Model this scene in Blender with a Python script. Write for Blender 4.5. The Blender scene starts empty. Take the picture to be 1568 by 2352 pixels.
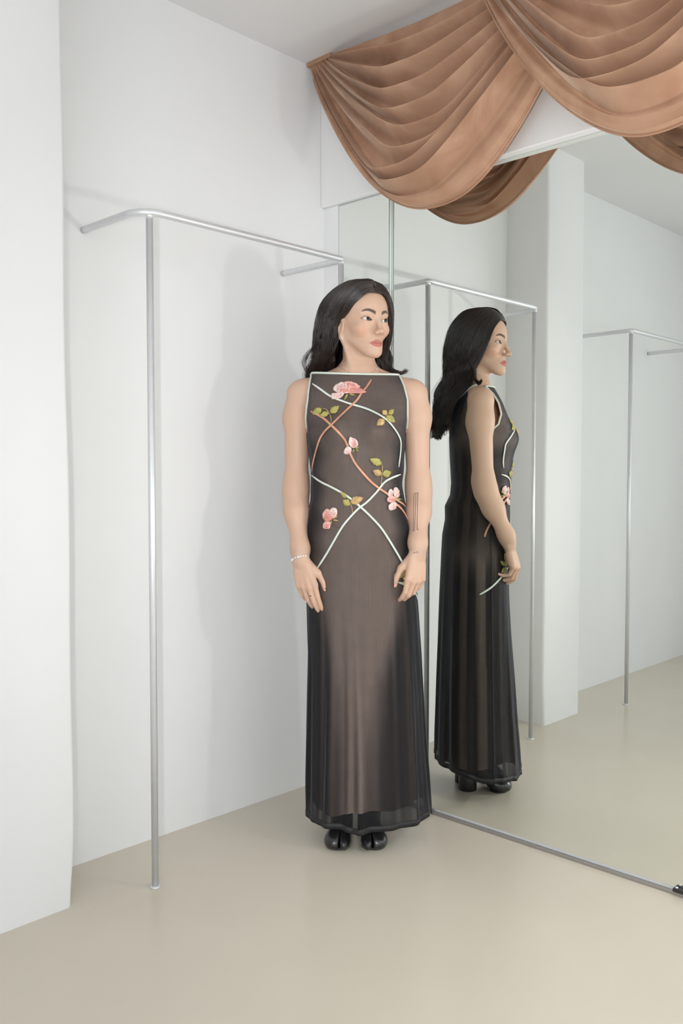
import bpy, math, random
import numpy as np
from mathutils import Vector, Matrix
from mathutils.bvhtree import BVHTree

SC = bpy.context.scene
COL = SC.collection
RNG = np.random.default_rng(7)

# ------------------------------------------------------------------ camera
FPX, CXP, CYP, HORIZON = 2050.0, 784.0, 1176.0, 1090.0
PITCH = math.atan((CYP - HORIZON) / FPX)
YAW = math.radians(43.9)
CAM = np.array([-2.370, -2.354, 1.15])
FWD = np.array([math.cos(YAW) * math.cos(PITCH), math.sin(YAW) * math.cos(PITCH), -math.sin(PITCH)])
RGT = np.array([math.sin(YAW), -math.cos(YAW), 0.0])
UPV = np.cross(RGT, FWD)
cam_data = bpy.data.cameras.new('camera')
cam = bpy.data.objects.new('camera', cam_data)
COL.objects.link(cam)
cam.matrix_world = Matrix((
    (RGT[0], UPV[0], -FWD[0], CAM[0]),
    (RGT[1], UPV[1], -FWD[1], CAM[1]),
    (RGT[2], UPV[2], -FWD[2], CAM[2]),
    (0, 0, 0, 1)))
cam_data.sensor_width = 36.0
cam_data.sensor_fit = 'AUTO'
cam_data.lens = FPX / 2352.0 * 36.0
cam_data.clip_start = 0.02
SC.camera = cam

# ------------------------------------------------------------------ light
world = bpy.data.worlds.new('daylight')
SC.world = world
world.use_nodes = True
bg = world.node_tree.nodes['Background']
bg.inputs['Color'].default_value = (0.92, 0.965, 1.0, 1)
bg.inputs['Strength'].default_value = 2.4

flash_data = bpy.data.lights.new('camera_flash', 'SPOT')
flash_data.energy = 78
flash_data.color = (1.0, 0.985, 0.97)
flash_data.shadow_soft_size = 0.025
flash_data.spot_size = math.radians(82)
flash_data.spot_blend = 0.75
flash = bpy.data.objects.new('camera_flash', flash_data)
COL.objects.link(flash)
flash.location = Vector(CAM - RGT * 0.13 + UPV * 0.02 - FWD * 0.02)
flash.rotation_euler = Vector(FWD + RGT * 0.30).to_track_quat('-Z', 'Y').to_euler()

bounce_fill_data = bpy.data.lights.new('added_bounce_fill', 'POINT')  # added fill light, stands in for the flash bouncing off the mirror
bounce_fill_data.energy = 13
bounce_fill_data.color = (1.0, 0.97, 0.94)
bounce_fill_data.shadow_soft_size = 0.04
bounce_fill = bpy.data.objects.new('added_bounce_fill', bounce_fill_data)
COL.objects.link(bounce_fill)
bounce_fill.location = (-0.15, -1.95, 1.25)

vs = SC.view_settings
vs.view_transform = 'Standard'
vs.look = 'None'
vs.gamma = 1.0
vs.use_curve_mapping = False
vs.exposure = 0.07
SC.cycles.caustics_reflective = True
SC.cycles.caustics_refractive = False
SC.cycles.transparent_max_bounces = 24
SC.cycles.max_bounces = 12
SC.cycles.sample_clamp_indirect = 5.0


# ------------------------------------------------------------------ helpers
def ray(px, py):
    return FWD + RGT * (px - CXP) / FPX - UPV * (py - CYP) / FPX


def tag(o, label=None, cat=None, group=None, kind=None):
    if label: o['label'] = label
    if cat: o['category'] = cat
    if group: o['group'] = group
    if kind: o['kind'] = kind
    return o


def mesh_obj(name, verts, faces, mat, parent=None, smooth=True):
    me = bpy.data.meshes.new(name)
    verts = np.asarray(verts, dtype=np.float64)
    me.from_pydata(verts.tolist(), [], [list(map(int, f)) for f in faces])
    me.update()
    if smooth:
        me.polygons.foreach_set('use_smooth', np.ones(len(me.polygons), dtype=bool))
    o = bpy.data.objects.new(name, me)
    COL.objects.link(o)
    if mat is not None:
        me.materials.append(mat)
    if parent is not None:
        o.parent = parent
    return o


def quad_obj(name, verts, quads, mat, parent=None, smooth=True):
    """fast path: numpy quads"""
    verts = np.asarray(verts, dtype=np.float32)
    quads = np.asarray(quads, dtype=np.int32)
    me = bpy.data.meshes.new(name)
    me.vertices.add(len(verts))
    me.vertices.foreach_set('co', verts.ravel())
    me.loops.add(quads.size)
    me.loops.foreach_set('vertex_index', quads.ravel())
    me.polygons.add(len(quads))
    k = quads.shape[1]
    me.polygons.foreach_set('loop_start', np.arange(0, quads.size, k, dtype=np.int32))
    me.update(calc_edges=True)
    me.validate()
    if smooth:
        me.polygons.foreach_set('use_smooth', np.ones(len(me.polygons), dtype=bool))
    o = bpy.data.objects.new(name, me)
    COL.objects.link(o)
    if mat is not None:
        me.materials.append(mat)
    if parent is not None:
        o.parent = parent
    return o


def empty(name, loc=(0, 0, 0), rz=0.0):
    o = bpy.data.objects.new(name, None)
    o.empty_display_size = 0.1
    o.location = loc
    o.rotation_euler = (0, 0, rz)
    COL.objects.link(o)
    return o


def add_bevel(o, w=0.003, seg=2):
    m = o.modifiers.new('bevel', 'BEVEL')
    m.width = w
    m.segments = seg
    m.limit_method = 'ANGLE'
    return o


class MB:
    """collects shapes for ONE mesh"""
    def __init__(self):
        self.v, self.f = [], []

    def add(self, v, f):
        n = len(self.v)
        self.v += [tuple(map(float, p)) for p in v]
        self.f += [tuple(int(i) + n for i in q) for q in f]
        return self

    def box(self, lo, hi):
        x0, y0, z0 = lo
        x1, y1, z1 = hi
        v = [(x0, y0, z0), (x1, y0, z0), (x1, y1, z0), (x0, y1, z0), (x0, y0, z1), (x1, y0, z1), (x1, y1, z1), (x0, y1, z1)]
        f = [(0, 3, 2, 1), (4, 5, 6, 7), (0, 1, 5, 4), (1, 2, 6, 5), (2, 3, 7, 6), (3, 0, 4, 7)]
        return self.add(v, f)

    def tube(self, pts, r, n=16, caps=True, flat=None):
        v, f = tube_geo(pts, r, n, caps, flat)
        return self.add(v, f)

    def lathe(self, prof, n=24, center=(0, 0, 0)):
        """prof: list of (r,z)"""
        v, f = [], []
        for r, z in prof:
            for k in range(n):
                a = 2 * math.pi * k / n
                v.append((center[0] + r * math.cos(a), center[1] + r * math.sin(a), center[2] + z))
        for i in range(len(prof) - 1):
            for k in range(n):
                k2 = (k + 1) % n
                f.append((i * n + k, i * n + k2, (i + 1) * n + k2, (i + 1) * n + k))
        f.append(tuple(range(n))[::-1])
        f.append(tuple((len(prof) - 1) * n + k for k in range(n)))
        return self.add(v, f)

    def build(self, name, mat, parent=None, smooth=True):
        return mesh_obj(name, self.v, self.f, mat, parent, smooth)


def tube_geo(pts, r, n=12, caps=True, flat=None):
    pts = np.asarray(pts, float)
    m = len(pts)
    rr = np.full(m, r, float) if np.isscalar(r) else np.asarray(r, float)
    t = np.gradient(pts, axis=0)
    t /= np.linalg.norm(t, axis=1, keepdims=True) + 1e-12
    up = np.array([0, 0, 1.0]) if abs(t[0, 2]) < 0.9 else np.array([1.0, 0, 0])
    u = np.cross(t[0], up)
    u /= np.linalg.norm(u)
    v, f = [], []
    for i in range(m):
        u = u - t[i] * (u @ t[i])
        u /= np.linalg.norm(u) + 1e-12
        w = np.cross(t[i], u)
        for k in range(n):
            a = 2 * math.pi * k / n
            v.append(pts[i] + rr[i] * (math.cos(a) * u + math.sin(a) * w))
    for i in range(m - 1):
        for k in range(n):
            k2 = (k + 1) % n
            f.append((i * n + k, i * n + k2, (i + 1) * n + k2, (i + 1) * n + k))
    if caps:
        f.append(tuple(range(n))[::-1])
        f.append(tuple((m - 1) * n + k for k in range(n)))
    return v, f


def catmull(P, n):
    """resample control polygon P (k,d) to n points along a centripetal-ish spline"""
    P = np.asarray(P, float)
    k = len(P)
    Q = np.vstack([2 * P[0] - P[1], P, 2 * P[-1] - P[-2]])
    t = np.linspace(0, k - 1, n)
    i = np.clip(t.astype(int), 0, k - 2)
    u = (t - i)[:, None]
    p0, p1, p2, p3 = Q[i], Q[i + 1], Q[i + 2], Q[i + 3]
    return 0.5 * ((2 * p1) + (-p0 + p2) * u + (2 * p0 - 5 * p1 + 4 * p2 - p3) * u ** 2 + (-p0 + 3 * p1 - 3 * p2 + p3) * u ** 3)


def sstep(a, b, x):
    t = np.clip((x - a) / (b - a), 0, 1)
    return t * t * (3 - 2 * t)


# ------------------------------------------------------------------ materials
def new_mat(name):
    m = bpy.data.materials.new(name)
    m.use_nodes = True
    nt = m.node_tree
    b = nt.nodes['Principled BSDF']
    return m, nt, b


def pmat(name, col, rough=0.5, metal=0.0, spec=0.5, noise=0.0, nscale=20.0, bump=0.0, bscale=200.0, sheen=0.0, coat=0.0, sss=0.0):
    m, nt, b = new_mat(name)
    b.inputs['Roughness'].default_value = rough
    b.inputs['Metallic'].default_value = metal
    b.inputs['Specular IOR Level'].default_value = spec
    b.inputs['Sheen Weight'].default_value = sheen
    b.inputs['Coat Weight'].default_value = coat
    if sss:
        b.inputs['Subsurface Weight'].default_value = sss
        b.inputs['Subsurface Radius'].default_value = (1.0, 0.35, 0.2)
        b.inputs['Subsurface Scale'].default_value = 0.006
    tc = nt.nodes.new('ShaderNodeTexCoord')
    if noise:
        n = nt.nodes.new('ShaderNodeTexNoise')
        n.inputs['Scale'].default_value = nscale
        n.inputs['Detail'].default_value = 6
        nt.links.new(tc.outputs['Object'], n.inputs['Vector'])
        r = nt.nodes.new('ShaderNodeValToRGB')
        r.color_ramp.elements[0].color = (*[c * (1 - noise) for c in col], 1)
        r.color_ramp.elements[1].color = (*[min(1, c * (1 + noise)) for c in col], 1)
        r.color_ramp.elements[0].position = 0.3
        r.color_ramp.elements[1].position = 0.7
        nt.links.new(n.outputs['Fac'], r.inputs['Fac'])
        nt.links.new(r.outputs['Color'], b.inputs['Base Color'])
    else:
        b.inputs['Base Color'].default_value = (*col, 1)
    if bump:
        n2 = nt.nodes.new('ShaderNodeTexNoise')
        n2.inputs['Scale'].default_value = bscale
        n2.inputs['Detail'].default_value = 4
        nt.links.new(tc.outputs['Object'], n2.inputs['Vector'])
        bp = nt.nodes.new('ShaderNodeBump')
        bp.inputs['Strength'].default_value = bump
        bp.inputs['Distance'].default_value = 0.002
        nt.links.new(n2.outputs['Fac'], bp.inputs['Height'])
        nt.links.new(bp.outputs['Normal'], b.inputs['Normal'])
    return m


M_WALL = pmat('white_plaster', (0.83, 0.835, 0.84), 0.75, noise=0.012, nscale=2.5, bump=0.25, bscale=9.0, spec=0.25)
M_CEIL = pmat('ceiling_paint', (0.82, 0.815, 0.82), 0.85, spec=0.2)
M_STEEL = pmat('satin_steel_tube', (0.74, 0.75, 0.77), 0.36, metal=0.45, noise=0.02, nscale=60)
M_CHANNEL = pmat('grey_aluminium_channel', (0.33, 0.31, 0.29), 0.5, metal=0.4)
M_BLACKPL = pmat('black_plastic', (0.02, 0.02, 0.02), 0.4)
M_GLASSEDGE = pmat('green_glass_edge', (0.35, 0.5, 0.45), 0.2)
M_FRAME = pmat('white_window_frame', (0.8, 0.8, 0.8), 0.5)


def floor_mat():
    m, nt, b = new_mat('beige_resin_floor')
    tc = nt.nodes.new('ShaderNodeTexCoord')
    n = nt.nodes.new('ShaderNodeTexNoise')
    n.inputs['Scale'].default_value = 1.3
    n.inputs['Detail'].default_value = 5
    nt.links.new(tc.outputs['Object'], n.inputs['Vector'])
    r = nt.nodes.new('ShaderNodeValToRGB')
    r.color_ramp.elements[0].color = (0.63, 0.57, 0.475, 1)
    r.color_ramp.elements[1].color = (0.68, 0.62, 0.52, 1)
    r.color_ramp.elements[0].position = 0.3
    r.color_ramp.elements[1].position = 0.7
    nt.links.new(n.outputs['Fac'], r.inputs['Fac'])
    v = nt.nodes.new('ShaderNodeTexVoronoi')
    v.inputs['Scale'].default_value = 9
    nt.links.new(tc.outputs['Object'], v.inputs['Vector'])
    lt = nt.nodes.new('ShaderNodeMath')
    lt.operation = 'LESS_THAN'
    lt.inputs[1].default_value = 0.022
    nt.links.new(v.outputs['Distance'], lt.inputs[0])
    n3 = nt.nodes.new('ShaderNodeTexNoise')
    n3.inputs['Scale'].default_value = 4.0
    nt.links.new(tc.outputs['Object'], n3.inputs['Vector'])
    g = nt.nodes.new('ShaderNodeMath')
    g.operation = 'GREATER_THAN'
    g.inputs[1].default_value = 0.56
    nt.links.new(n3.outputs['Fac'], g.inputs[0])
    mu = nt.nodes.new('ShaderNodeMath')
    mu.operation = 'MULTIPLY'
    nt.links.new(lt.outputs[0], mu.inputs[0])
    nt.links.new(g.outputs[0], mu.inputs[1])
    mu2 = nt.nodes.new('ShaderNodeMath')
    mu2.operation = 'MULTIPLY'
    mu2.inputs[1].default_value = 0.35
    nt.links.new(mu.outputs[0], mu2.inputs[0])
    mx = nt.nodes.new('ShaderNodeMix')
    mx.data_type = 'RGBA'
    nt.links.new(mu2.outputs[0], mx.inputs['Factor'])
    nt.links.new(r.outputs['Color'], mx.inputs['A'])
    mx.inputs['B'].default_value = (0.22, 0.17, 0.12, 1)
    nt.links.new(mx.outputs['Result'], b.inputs['Base Color'])
    b.inputs['Roughness'].default_value = 0.22
    b.inputs['Specular IOR Level'].default_value = 0.45
    n2 = nt.nodes.new('ShaderNodeTexNoise')
    n2.inputs['Scale'].default_value = 3.0
    nt.links.new(tc.outputs['Object'], n2.inputs['Vector'])
    bp = nt.nodes.new('ShaderNodeBump')
    bp.inputs['Strength'].default_value = 0.08
    bp.inputs['Distance'].default_value = 0.01
    nt.links.new(n2.outputs['Fac'], bp.inputs['Height'])
    nt.links.new(bp.outputs['Normal'], b.inputs['Normal'])
    return m


def mirror_mat():
    m, nt, b = new_mat('silvered_mirror')
    b.inputs['Base Color'].default_value = (0.86, 0.885, 0.85, 1)
    b.inputs['Metallic'].default_value = 1.0
    b.inputs['Roughness'].default_value = 0.0
    return m


M_FLOOR = floor_mat()
M_MIRROR = mirror_mat()
# ------------------------------------------------------------------ room shell
CEIL = 2.62
XL, YF = -3.45, -4.7          # left end wall, window wall behind the photographer
XR = 0.25                     # outer face of the mirror wall
FASX = -0.034                 # face of the bulkhead above the mirror
MTOP = 2.125                  # top of the mirror


def box_struct(name, lo, hi, mat, bevel=0.004):
    o = MB().box(lo, hi).build(name, mat, smooth=False)
    tag(o, kind='structure')
    if bevel:
        add_bevel(o, bevel)
    return o


box_struct('floor', (XL - 0.2, YF - 0.2, -0.1), (XR, 0.2, 0.0), M_FLOOR, 0)
box_struct('ceiling', (XL - 0.2, YF - 0.2, CEIL), (XR, 0.2, CEIL + 0.12), M_CEIL, 0)
box_struct('wall_back', (XL - 0.2, 0.0, 0.0), (XR, 0.2, CEIL), M_WALL, 0)
wl = MB()
LY0, LY1, LZ0, LZ1 = -4.3, -1.3, 0.30, 2.45  # unseen window opening, added to let in side light that flattens the contrast
wl.box((XL - 0.2, LY1, 0.0), (XL, 0.0, CEIL)).box((XL - 0.2, YF, 0.0), (XL, LY0, CEIL))
wl.box((XL - 0.2, LY0, 0.0), (XL, LY1, LZ0)).box((XL - 0.2, LY0, LZ1), (XL, LY1, CEIL))
tag(wl.build('wall_left', M_WALL, smooth=False), kind='structure')
lw_ = MB()
for y_ in (LY0, (LY0 + LY1) / 2 - 0.025, LY1 - 0.05):
    lw_.box((XL - 0.12, y_, LZ0), (XL - 0.06, y_ + 0.05, LZ1))
for z_ in (LZ0, LZ1 - 0.05):
    lw_.box((XL - 0.119, LY0, z_), (XL - 0.061, LY1, z_ + 0.05))
tag(lw_.build('fill_window', M_FRAME, smooth=False), kind='structure')


def plaster_pier(name, x0, x1, depth):
    """white pier with softly uneven hand-plastered arrises"""
    v, f = [], []
    nz = 60
    n = 0
    for i in range(nz + 1):
        z = CEIL * i / nz
        w1 = 0.004 * math.sin(2.1 * z + 0.4) + 0.0022 * math.sin(7.3 * z) - 0.010 * math.exp(-(z / 0.12) ** 2)
        w0 = 0.004 * math.sin(1.7 * z + 2.0)
        ring = [(x0 + w0, 0.0), (x0 + w0, -depth + 0.012), (x0 + w0 + 0.004, -depth + 0.004), (x0 + w0 + 0.012, -depth),
                (x1 + w1 - 0.012, -depth), (x1 + w1 - 0.004, -depth + 0.004), (x1 + w1, -depth + 0.012), (x1 + w1, 0.0)]
        n = len(ring)
        v += [(a, b, z) for a, b in ring]
    for i in range(nz):
        for k in range(n - 1):
            f.append((i * n + k, i * n + k + 1, (i + 1) * n + k + 1, (i + 1) * n + k))
    o = mesh_obj(name, v, f, M_WALL)
    tag(o, kind='structure')
    return o


PIERX = -1.178
plaster_pier('wall_pier', -1.505, PIERX, 0.22)

# mirror wall: bulkhead above, jamb beside the corner, wall behind the glass
MB_R = MB()
box_struct('wall_right', (0.09, YF, 0.0), (XR, 0.0, CEIL), M_WALL, 0)
box_struct('trim_1', (FASX, YF, MTOP), (0.09, 0.0, CEIL), M_WALL, 0.004)      # bulkhead
box_struct('trim_2', (-0.0165, -0.072, 0.0), (0.09, 0.0, MTOP), M_WALL, 0.001)    # jamb by the corner

# window wall behind the camera
WZ0, WZ1, WX0, WX1 = 0.35, 2.45, -2.9, -0.6
wf = MB()
wf.box((XL - 0.2, YF - 0.2, 0), (WX0, YF, CEIL)).box((WX1, YF - 0.2, 0), (XR, YF, CEIL))
wf.box((WX0, YF - 0.2, 0), (WX1, YF, WZ0)).box((WX0, YF - 0.2, WZ1), (WX1, YF, CEIL))
tag(wf.build('wall_front', M_WALL, smooth=False), kind='structure')
win = MB()
for x in (WX0, (WX0 + WX1) / 2 - 0.025, WX1 - 0.05):
    win.box((x, YF - 0.12, WZ0), (x + 0.05, YF - 0.06, WZ1))
for z in (WZ0, WZ1 - 0.05):
    win.box((WX0, YF - 0.119, z), (WX1, YF - 0.061, z + 0.05))
tag(win.build('window_1', M_FRAME, smooth=False), kind='structure')

# ------------------------------------------------------------------ mirrors
SEAM = -0.315


def mirror_panel(name, x, y0, y1, z0, z1, label):
    t = 0.006
    e = empty(name, (x, (y0 + y1) / 2, z0))
    tag(e, label, 'mirror', 'wall mirrors')
    w = abs(y1 - y0)
    g = MB().box((0.0015, -w / 2, 0), (t, w / 2, z1 - z0)).build('glass_back', M_GLASSEDGE, e, smooth=False)
    s = MB().add([(0, -w / 2 + 0.001, 0.001), (0, w / 2 - 0.001, 0.001), (0, w / 2 - 0.001, z1 - z0 - 0.001), (0, -w / 2 + 0.001, z1 - z0 - 0.001)],
                 [(3, 2, 1, 0)])
    # silvered sheet, a thin real slab
    s = MB().box((0, -w / 2 + 0.001, 0.001), (0.0014, w / 2 - 0.001, z1 - z0 - 0.001))
    s.build('silvered_face', M_MIRROR, e, smooth=False)
    return e


mirror_panel('wall_mirror', 0.0, SEAM, -2.75, 0.016, MTOP, 'large frameless wall mirror standing on the floor channel, reflecting the woman')
mirror_panel('wall_mirror', -0.0145, -0.0735, SEAM + 0.001, 0.006, MTOP - 0.001, 'narrow upright mirror strip in the corner between the rack post and the large mirror')
tag(MB().box((-0.0082, SEAM + 0.002, 0.0), (0.0899, -0.0722, MTOP)).build('trim_5', M_WALL, smooth=False), kind='structure')
# backing that carries the big mirror
tag(MB().box((0.0062, -2.75, 0.0), (0.0899, SEAM, MTOP)).build('trim_3', M_WALL, smooth=False), kind='structure')

ch = MB().box((-0.011, -2.75, 0.0), (-0.0002, SEAM, 0.010)).build('trim_4', M_CHANNEL, smooth=False)
tag(ch, kind='structure')
add_bevel(ch, 0.002)
ce = empty('mirror_clip', (-0.006, -1.40, 0.0145))
tag(ce, 'small black mirror clip on the grey floor channel', 'clip')
add_bevel(MB().box((-0.012, -0.055, -0.004), (0.0055, 0.055, 0.006)).build('clip_body', M_BLACKPL, ce, smooth=False), 0.002)
MB().lathe([(0.0, 0.0), (0.004, 0.0), (0.004, 0.003), (0.002, 0.004)], 14, (-0.004, 0.046, 0.006)).build('screw', M_STEEL, ce)


# ------------------------------------------------------------------ clothes racks
def arc_pts(c, r, a0, a1, n, ax, ay):
    return [np.asarray(c) + r * (math.cos(a) * np.asarray(ax) + math.sin(a) * np.asarray(ay)) for a in np.linspace(a0, a1, n)]


def rack(xl, xr, y, z, label):
    r = 0.0102
    e = empty('clothes_rack', (xl, y, 0.0))
    tag(e, label, 'clothes rack', 'wall-fixed steel clothes racks')
    w = xr - xl
    d = -y - 0.001
    rb = 0.07
    # left bend (generous radius), bar, tight right corner
    pts = [(0, d, z), (0, d - 0.02, z)]
    pts += [tuple(p) for p in arc_pts((rb, rb, z), rb, math.pi, 1.5 * math.pi, 12, (1, 0, 0), (0, 1, 0))]
    rb2 = 0.018
    pts += [tuple(p) for p in arc_pts((w - rb2, rb2, z), rb2, 1.5 * math.pi, 2 * math.pi, 8, (1, 0, 0), (0, 1, 0))]
    pts += [(w, d - 0.02, z), (w, d, z)]
    MB().tube(pts, r, 18).build('rail', M_STEEL, e)
    for px, py in ((0.035, 0.014), (w - 0.006, 0.006)):
        MB().tube([(px, py, 0.0), (px, py, z)], r * 0.95, 18).build('post', M_STEEL, e)
        MB().lathe([(r * 1.55, 0.0), (r * 1.55, 0.003), (r * 1.1, 0.005)], 18, (px, py, 0)).build('foot_collar', M_STEEL, e)
        MB().lathe([(r * 0.95, -0.016), (r * 1.05, -0.006), (r * 1.0, 0.0)], 18, (px, py, z)).build('weld_joint', M_STEEL, e)
    return e


rack(-1.003, -0.224, -0.298, 1.857, 'satin steel clothes rail on two floor posts standing behind the woman')
rack(-2.66, -1.80, -0.318, 1.857, 'satin steel clothes rail in the far bay on the other side of the white pier')
# ------------------------------------------------------------------ velvet swags
def velvet_mat():
    m, nt, b = new_mat('brown_velvet')
    tc = nt.nodes.new('ShaderNodeTexCoord')
    n = nt.nodes.new('ShaderNodeTexNoise')
    n.inputs['Scale'].default_value = 5.0
    n.inputs['Detail'].default_value = 7
    n.inputs['Distortion'].default_value = 1.2
    nt.links.new(tc.outputs['Object'], n.inputs['Vector'])
    r = nt.nodes.new('ShaderNodeValToRGB')
    r.color_ramp.elements[0].position = 0.35
    r.color_ramp.elements[1].position = 0.72
    r.color_ramp.elements[0].color = (0.48, 0.275, 0.178, 1)
    r.color_ramp.elements[1].color = (0.66, 0.42, 0.29, 1)
    nt.links.new(n.outputs['Fac'], r.inputs['Fac'])
    nt.links.new(r.outputs['Color'], b.inputs['Base Color'])
    b.inputs['Roughness'].default_value = 0.8
    b.inputs['Specular IOR Level'].default_value = 0.15
    b.inputs['Sheen Weight'].default_value = 0.65
    b.inputs['Sheen Roughness'].default_value = 0.35
    b.inputs['Sheen Tint'].default_value = (1.0, 0.82, 0.66, 1)
    tl = nt.nodes.new('ShaderNodeBsdfTranslucent')
    nt.links.new(r.outputs['Color'], tl.inputs['Color'])
    ms = nt.nodes.new('ShaderNodeMixShader')
    ms.inputs['Fac'].default_value = 0.24
    nt.links.new(b.outputs[0], ms.inputs[1])
    nt.links.new(tl.outputs[0], ms.inputs[2])
    nt.links.new(ms.outputs[0], nt.nodes['Material Output'].inputs['Surface'])
    return m


M_VELVET = velvet_mat()


def swag(label, y_shift, x_shift, seed, npl=8.6):
    e = empty('velvet_swag', (-0.10 + x_shift, -0.59 + y_shift, 2.6))
    tag(e, label, 'drape', 'brown velvet swags under the ceiling')
    NU, NV = 150, 420
    U = np.linspace(0, 1, NU)
    V = np.linspace(0, 1, NV)
    u, v = np.meshgrid(U, V)
    # gather points (local: y along the wall, minus = towards the photographer)
    ys = 0.47 + 0.105 * sstep(0, 1, v)
    ye = -0.44 - 0.135 * v
    zs = 0.014 - 0.014 * v
    # sag of every thread: flat top, folds crowded towards the bottom
    vv = v + 0.010 * np.sin(9 * v + seed)
    sag = 0.015 + 0.60 * (0.62 * vv + 0.38 * (1 - (1 - vv) ** 2.0))
    sh_par = 4 * u * (1 - u)
    kink_c = 0.47 + 0.05 * np.sin(vv * 13.0 + seed) + 0.02 * np.sin(vv * 41.0)
    kw = 0.36
    tl, tr = (u / np.maximum(kink_c - 0.09, 0.05)), ((1 - u) / np.maximum(1 - kink_c - 0.09, 0.05))
    trap = -np.log(np.exp(-18 * tl) + np.exp(-18 * tr) + np.exp(-18 * 1.0)) / 18
    trap = np.clip(trap, 0, 1)
    lower = sstep(0.84, 0.93, v)
    mixk = 0.62 * (1 - lower) + 0.12 * lower
    shp = sh_par ** 0.92 * (1 - mixk) + trap * mixk
    y = ys * (1 - u) + ye * u
    z = zs - sag * shp
    # pleats: trochoid folds that overhang the one below; they fade near the gathers and in the broad lower band
    ph = 2 * math.pi * (npl * (v ** 1.12) / 0.88) + 0.9 * np.sin(2.2 * u + seed)
    band = 1 - sstep(0.84, 0.90, v)
    top = sstep(0.02, 0.16, v)
    ends = np.sin(math.pi * np.clip(u, 0, 1)) ** 0.55
    amp = 0.052 * band * top * ends * (0.9 + 0.25 * np.sin(5 * v + 2 * u + seed))
    pp = np.mod(ph / (2 * math.pi) + 0.5, 1.0) - 0.5
    ridge = np.exp(-(np.where(pp < 0, pp / 0.12, pp / 0.22)) ** 2)
    depth = amp * (1.75 * ridge - 0.55)
    z = z + 0.62 * amp * (ridge - 0.3) * (0.35 + 0.65 * np.sin(math.pi * u))
    # fine radial creases at the gathers
    cr = np.exp(-(u / 0.24) ** 2) + 1.3 * np.exp(-((1 - u) / 0.42) ** 2)
    crease = 0.006 * cr * np.sin(2 * math.pi * 11 * v + seed) * sstep(0.0, 0.05, u) * sstep(0.0, 0.05, 1 - u)
    # the whole cloth bellies forward, the lower band curls back under
    belly = 0.055 * np.sin(math.pi * u) * np.sin(math.pi * np.clip(v * 0.9, 0, 1)) + 0.02 * np.sin(math.pi * u) * v
    wav = 0.012 * lower * np.sin(9.0 * u + seed * 2 + 3 * v) * np.sin(math.pi * u)
    curl = sstep(0.972, 1.0, v)
    x = -(belly + depth + crease + wav) + 0.022 * curl * np.sin(math.pi * u)
    z = z + 0.006 * curl * np.sin(math.pi * u)
    x = x - 0.02 * (1 - v) * 0.3
    verts = np.stack([x, y, z], -1).reshape(-1, 3)
    i = np.arange(NV - 1)[:, None] * NU + np.arange(NU - 1)[None, :]
    q = np.stack([i, i + 1, i + NU + 1, i + NU], -1).reshape(-1, 4)
    o = quad_obj('swag_cloth', verts, q, M_VELVET, e)
    # rolled hem along the bottom edge
    hem = verts.reshape(NV, NU, 3)[-1]
    MB().tube(hem[2:-2] + np.array([0.001, 0, -0.001]), 0.0035, 8).build('hem_roll', M_VELVET, e)
    # gathering tapes that hold both ends to the ceiling
    for s0 in (0, NU - 1):
        col = verts.reshape(NV, NU, 3)[::10, s0]
        tp = MB()
        ylo, yhi = col[:, 1].min() - 0.006, col[:, 1].max() + 0.006
        tp.box((-0.012, ylo, 0.004), (0.010, yhi, 0.0195))
        tp.build('gathering_tape', M_VELVET, e, smooth=False)
    return e


swag('brown velvet swag gathered in the corner, hanging over the mirror top', 0.0, 0.0, 1.0)
swag('brown velvet swag hung in front of the corner swag, overlapping it along the mirror wall', -0.785, -0.105, 2.3)
# ------------------------------------------------------------------ woman: frame of reference
# person frame used for modelling: X = her left, Y = forward (towards the photographer), Z = up
P_O = np.array([-0.319, -0.449, 0.0])
P_RZ = math.atan2(RGT[1], RGT[0])
P_L = np.array([RGT[0], RGT[1], 0.0])
P_F = -np.array([math.cos(YAW), math.sin(YAW), 0.0])
person = empty('person', P_O, P_RZ)
tag(person, 'standing dark-haired woman in a sheer black floral maxi dress, head turned to her left', 'person')


def bl(p):
    """modelling frame -> blender local (y flipped)"""
    p = np.asarray(p, float)
    q = p.copy()
    q[..., 1] = -q[..., 1]
    return q


def to_person(w):
    v = np.asarray(w, float) - P_O
    return np.array([v @ P_L, v @ P_F, v[2]])


def dir_person(d):
    return np.array([d @ P_L, d @ P_F, d[2]])


# ------------------------------------------------------------------ implicit surface toolkit
def smin(a, b, k):
    h = np.clip(0.5 + 0.5 * (b - a) / k, 0, 1)
    return b + (a - b) * h - k * h * (1 - h)


def smax(a, b, k):
    return -smin(-a, -b, k)


def ellip(P, c, r):
    q = (P - np.asarray(c)) / np.asarray(r)
    k0 = np.sqrt((q * q).sum(-1)) + 1e-9
    q2 = q / np.asarray(r)
    k1 = np.sqrt((q2 * q2).sum(-1)) + 1e-9
    return k0 * (k0 - 1.0) / k1


def sph(P, c, r):
    d = P - np.asarray(c)
    return np.sqrt((d * d).sum(-1)) - r


def rcone(P, a, b, r1, r2):
    a = np.asarray(a, float)
    b = np.asarray(b, float)
    ba = b - a
    l2 = ba @ ba
    t = np.clip(((P - a) @ ba) / l2, 0, 1)
    d = P - a - t[..., None] * ba
    return np.sqrt((d * d).sum(-1)) - (r1 + (r2 - r1) * t)


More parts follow.
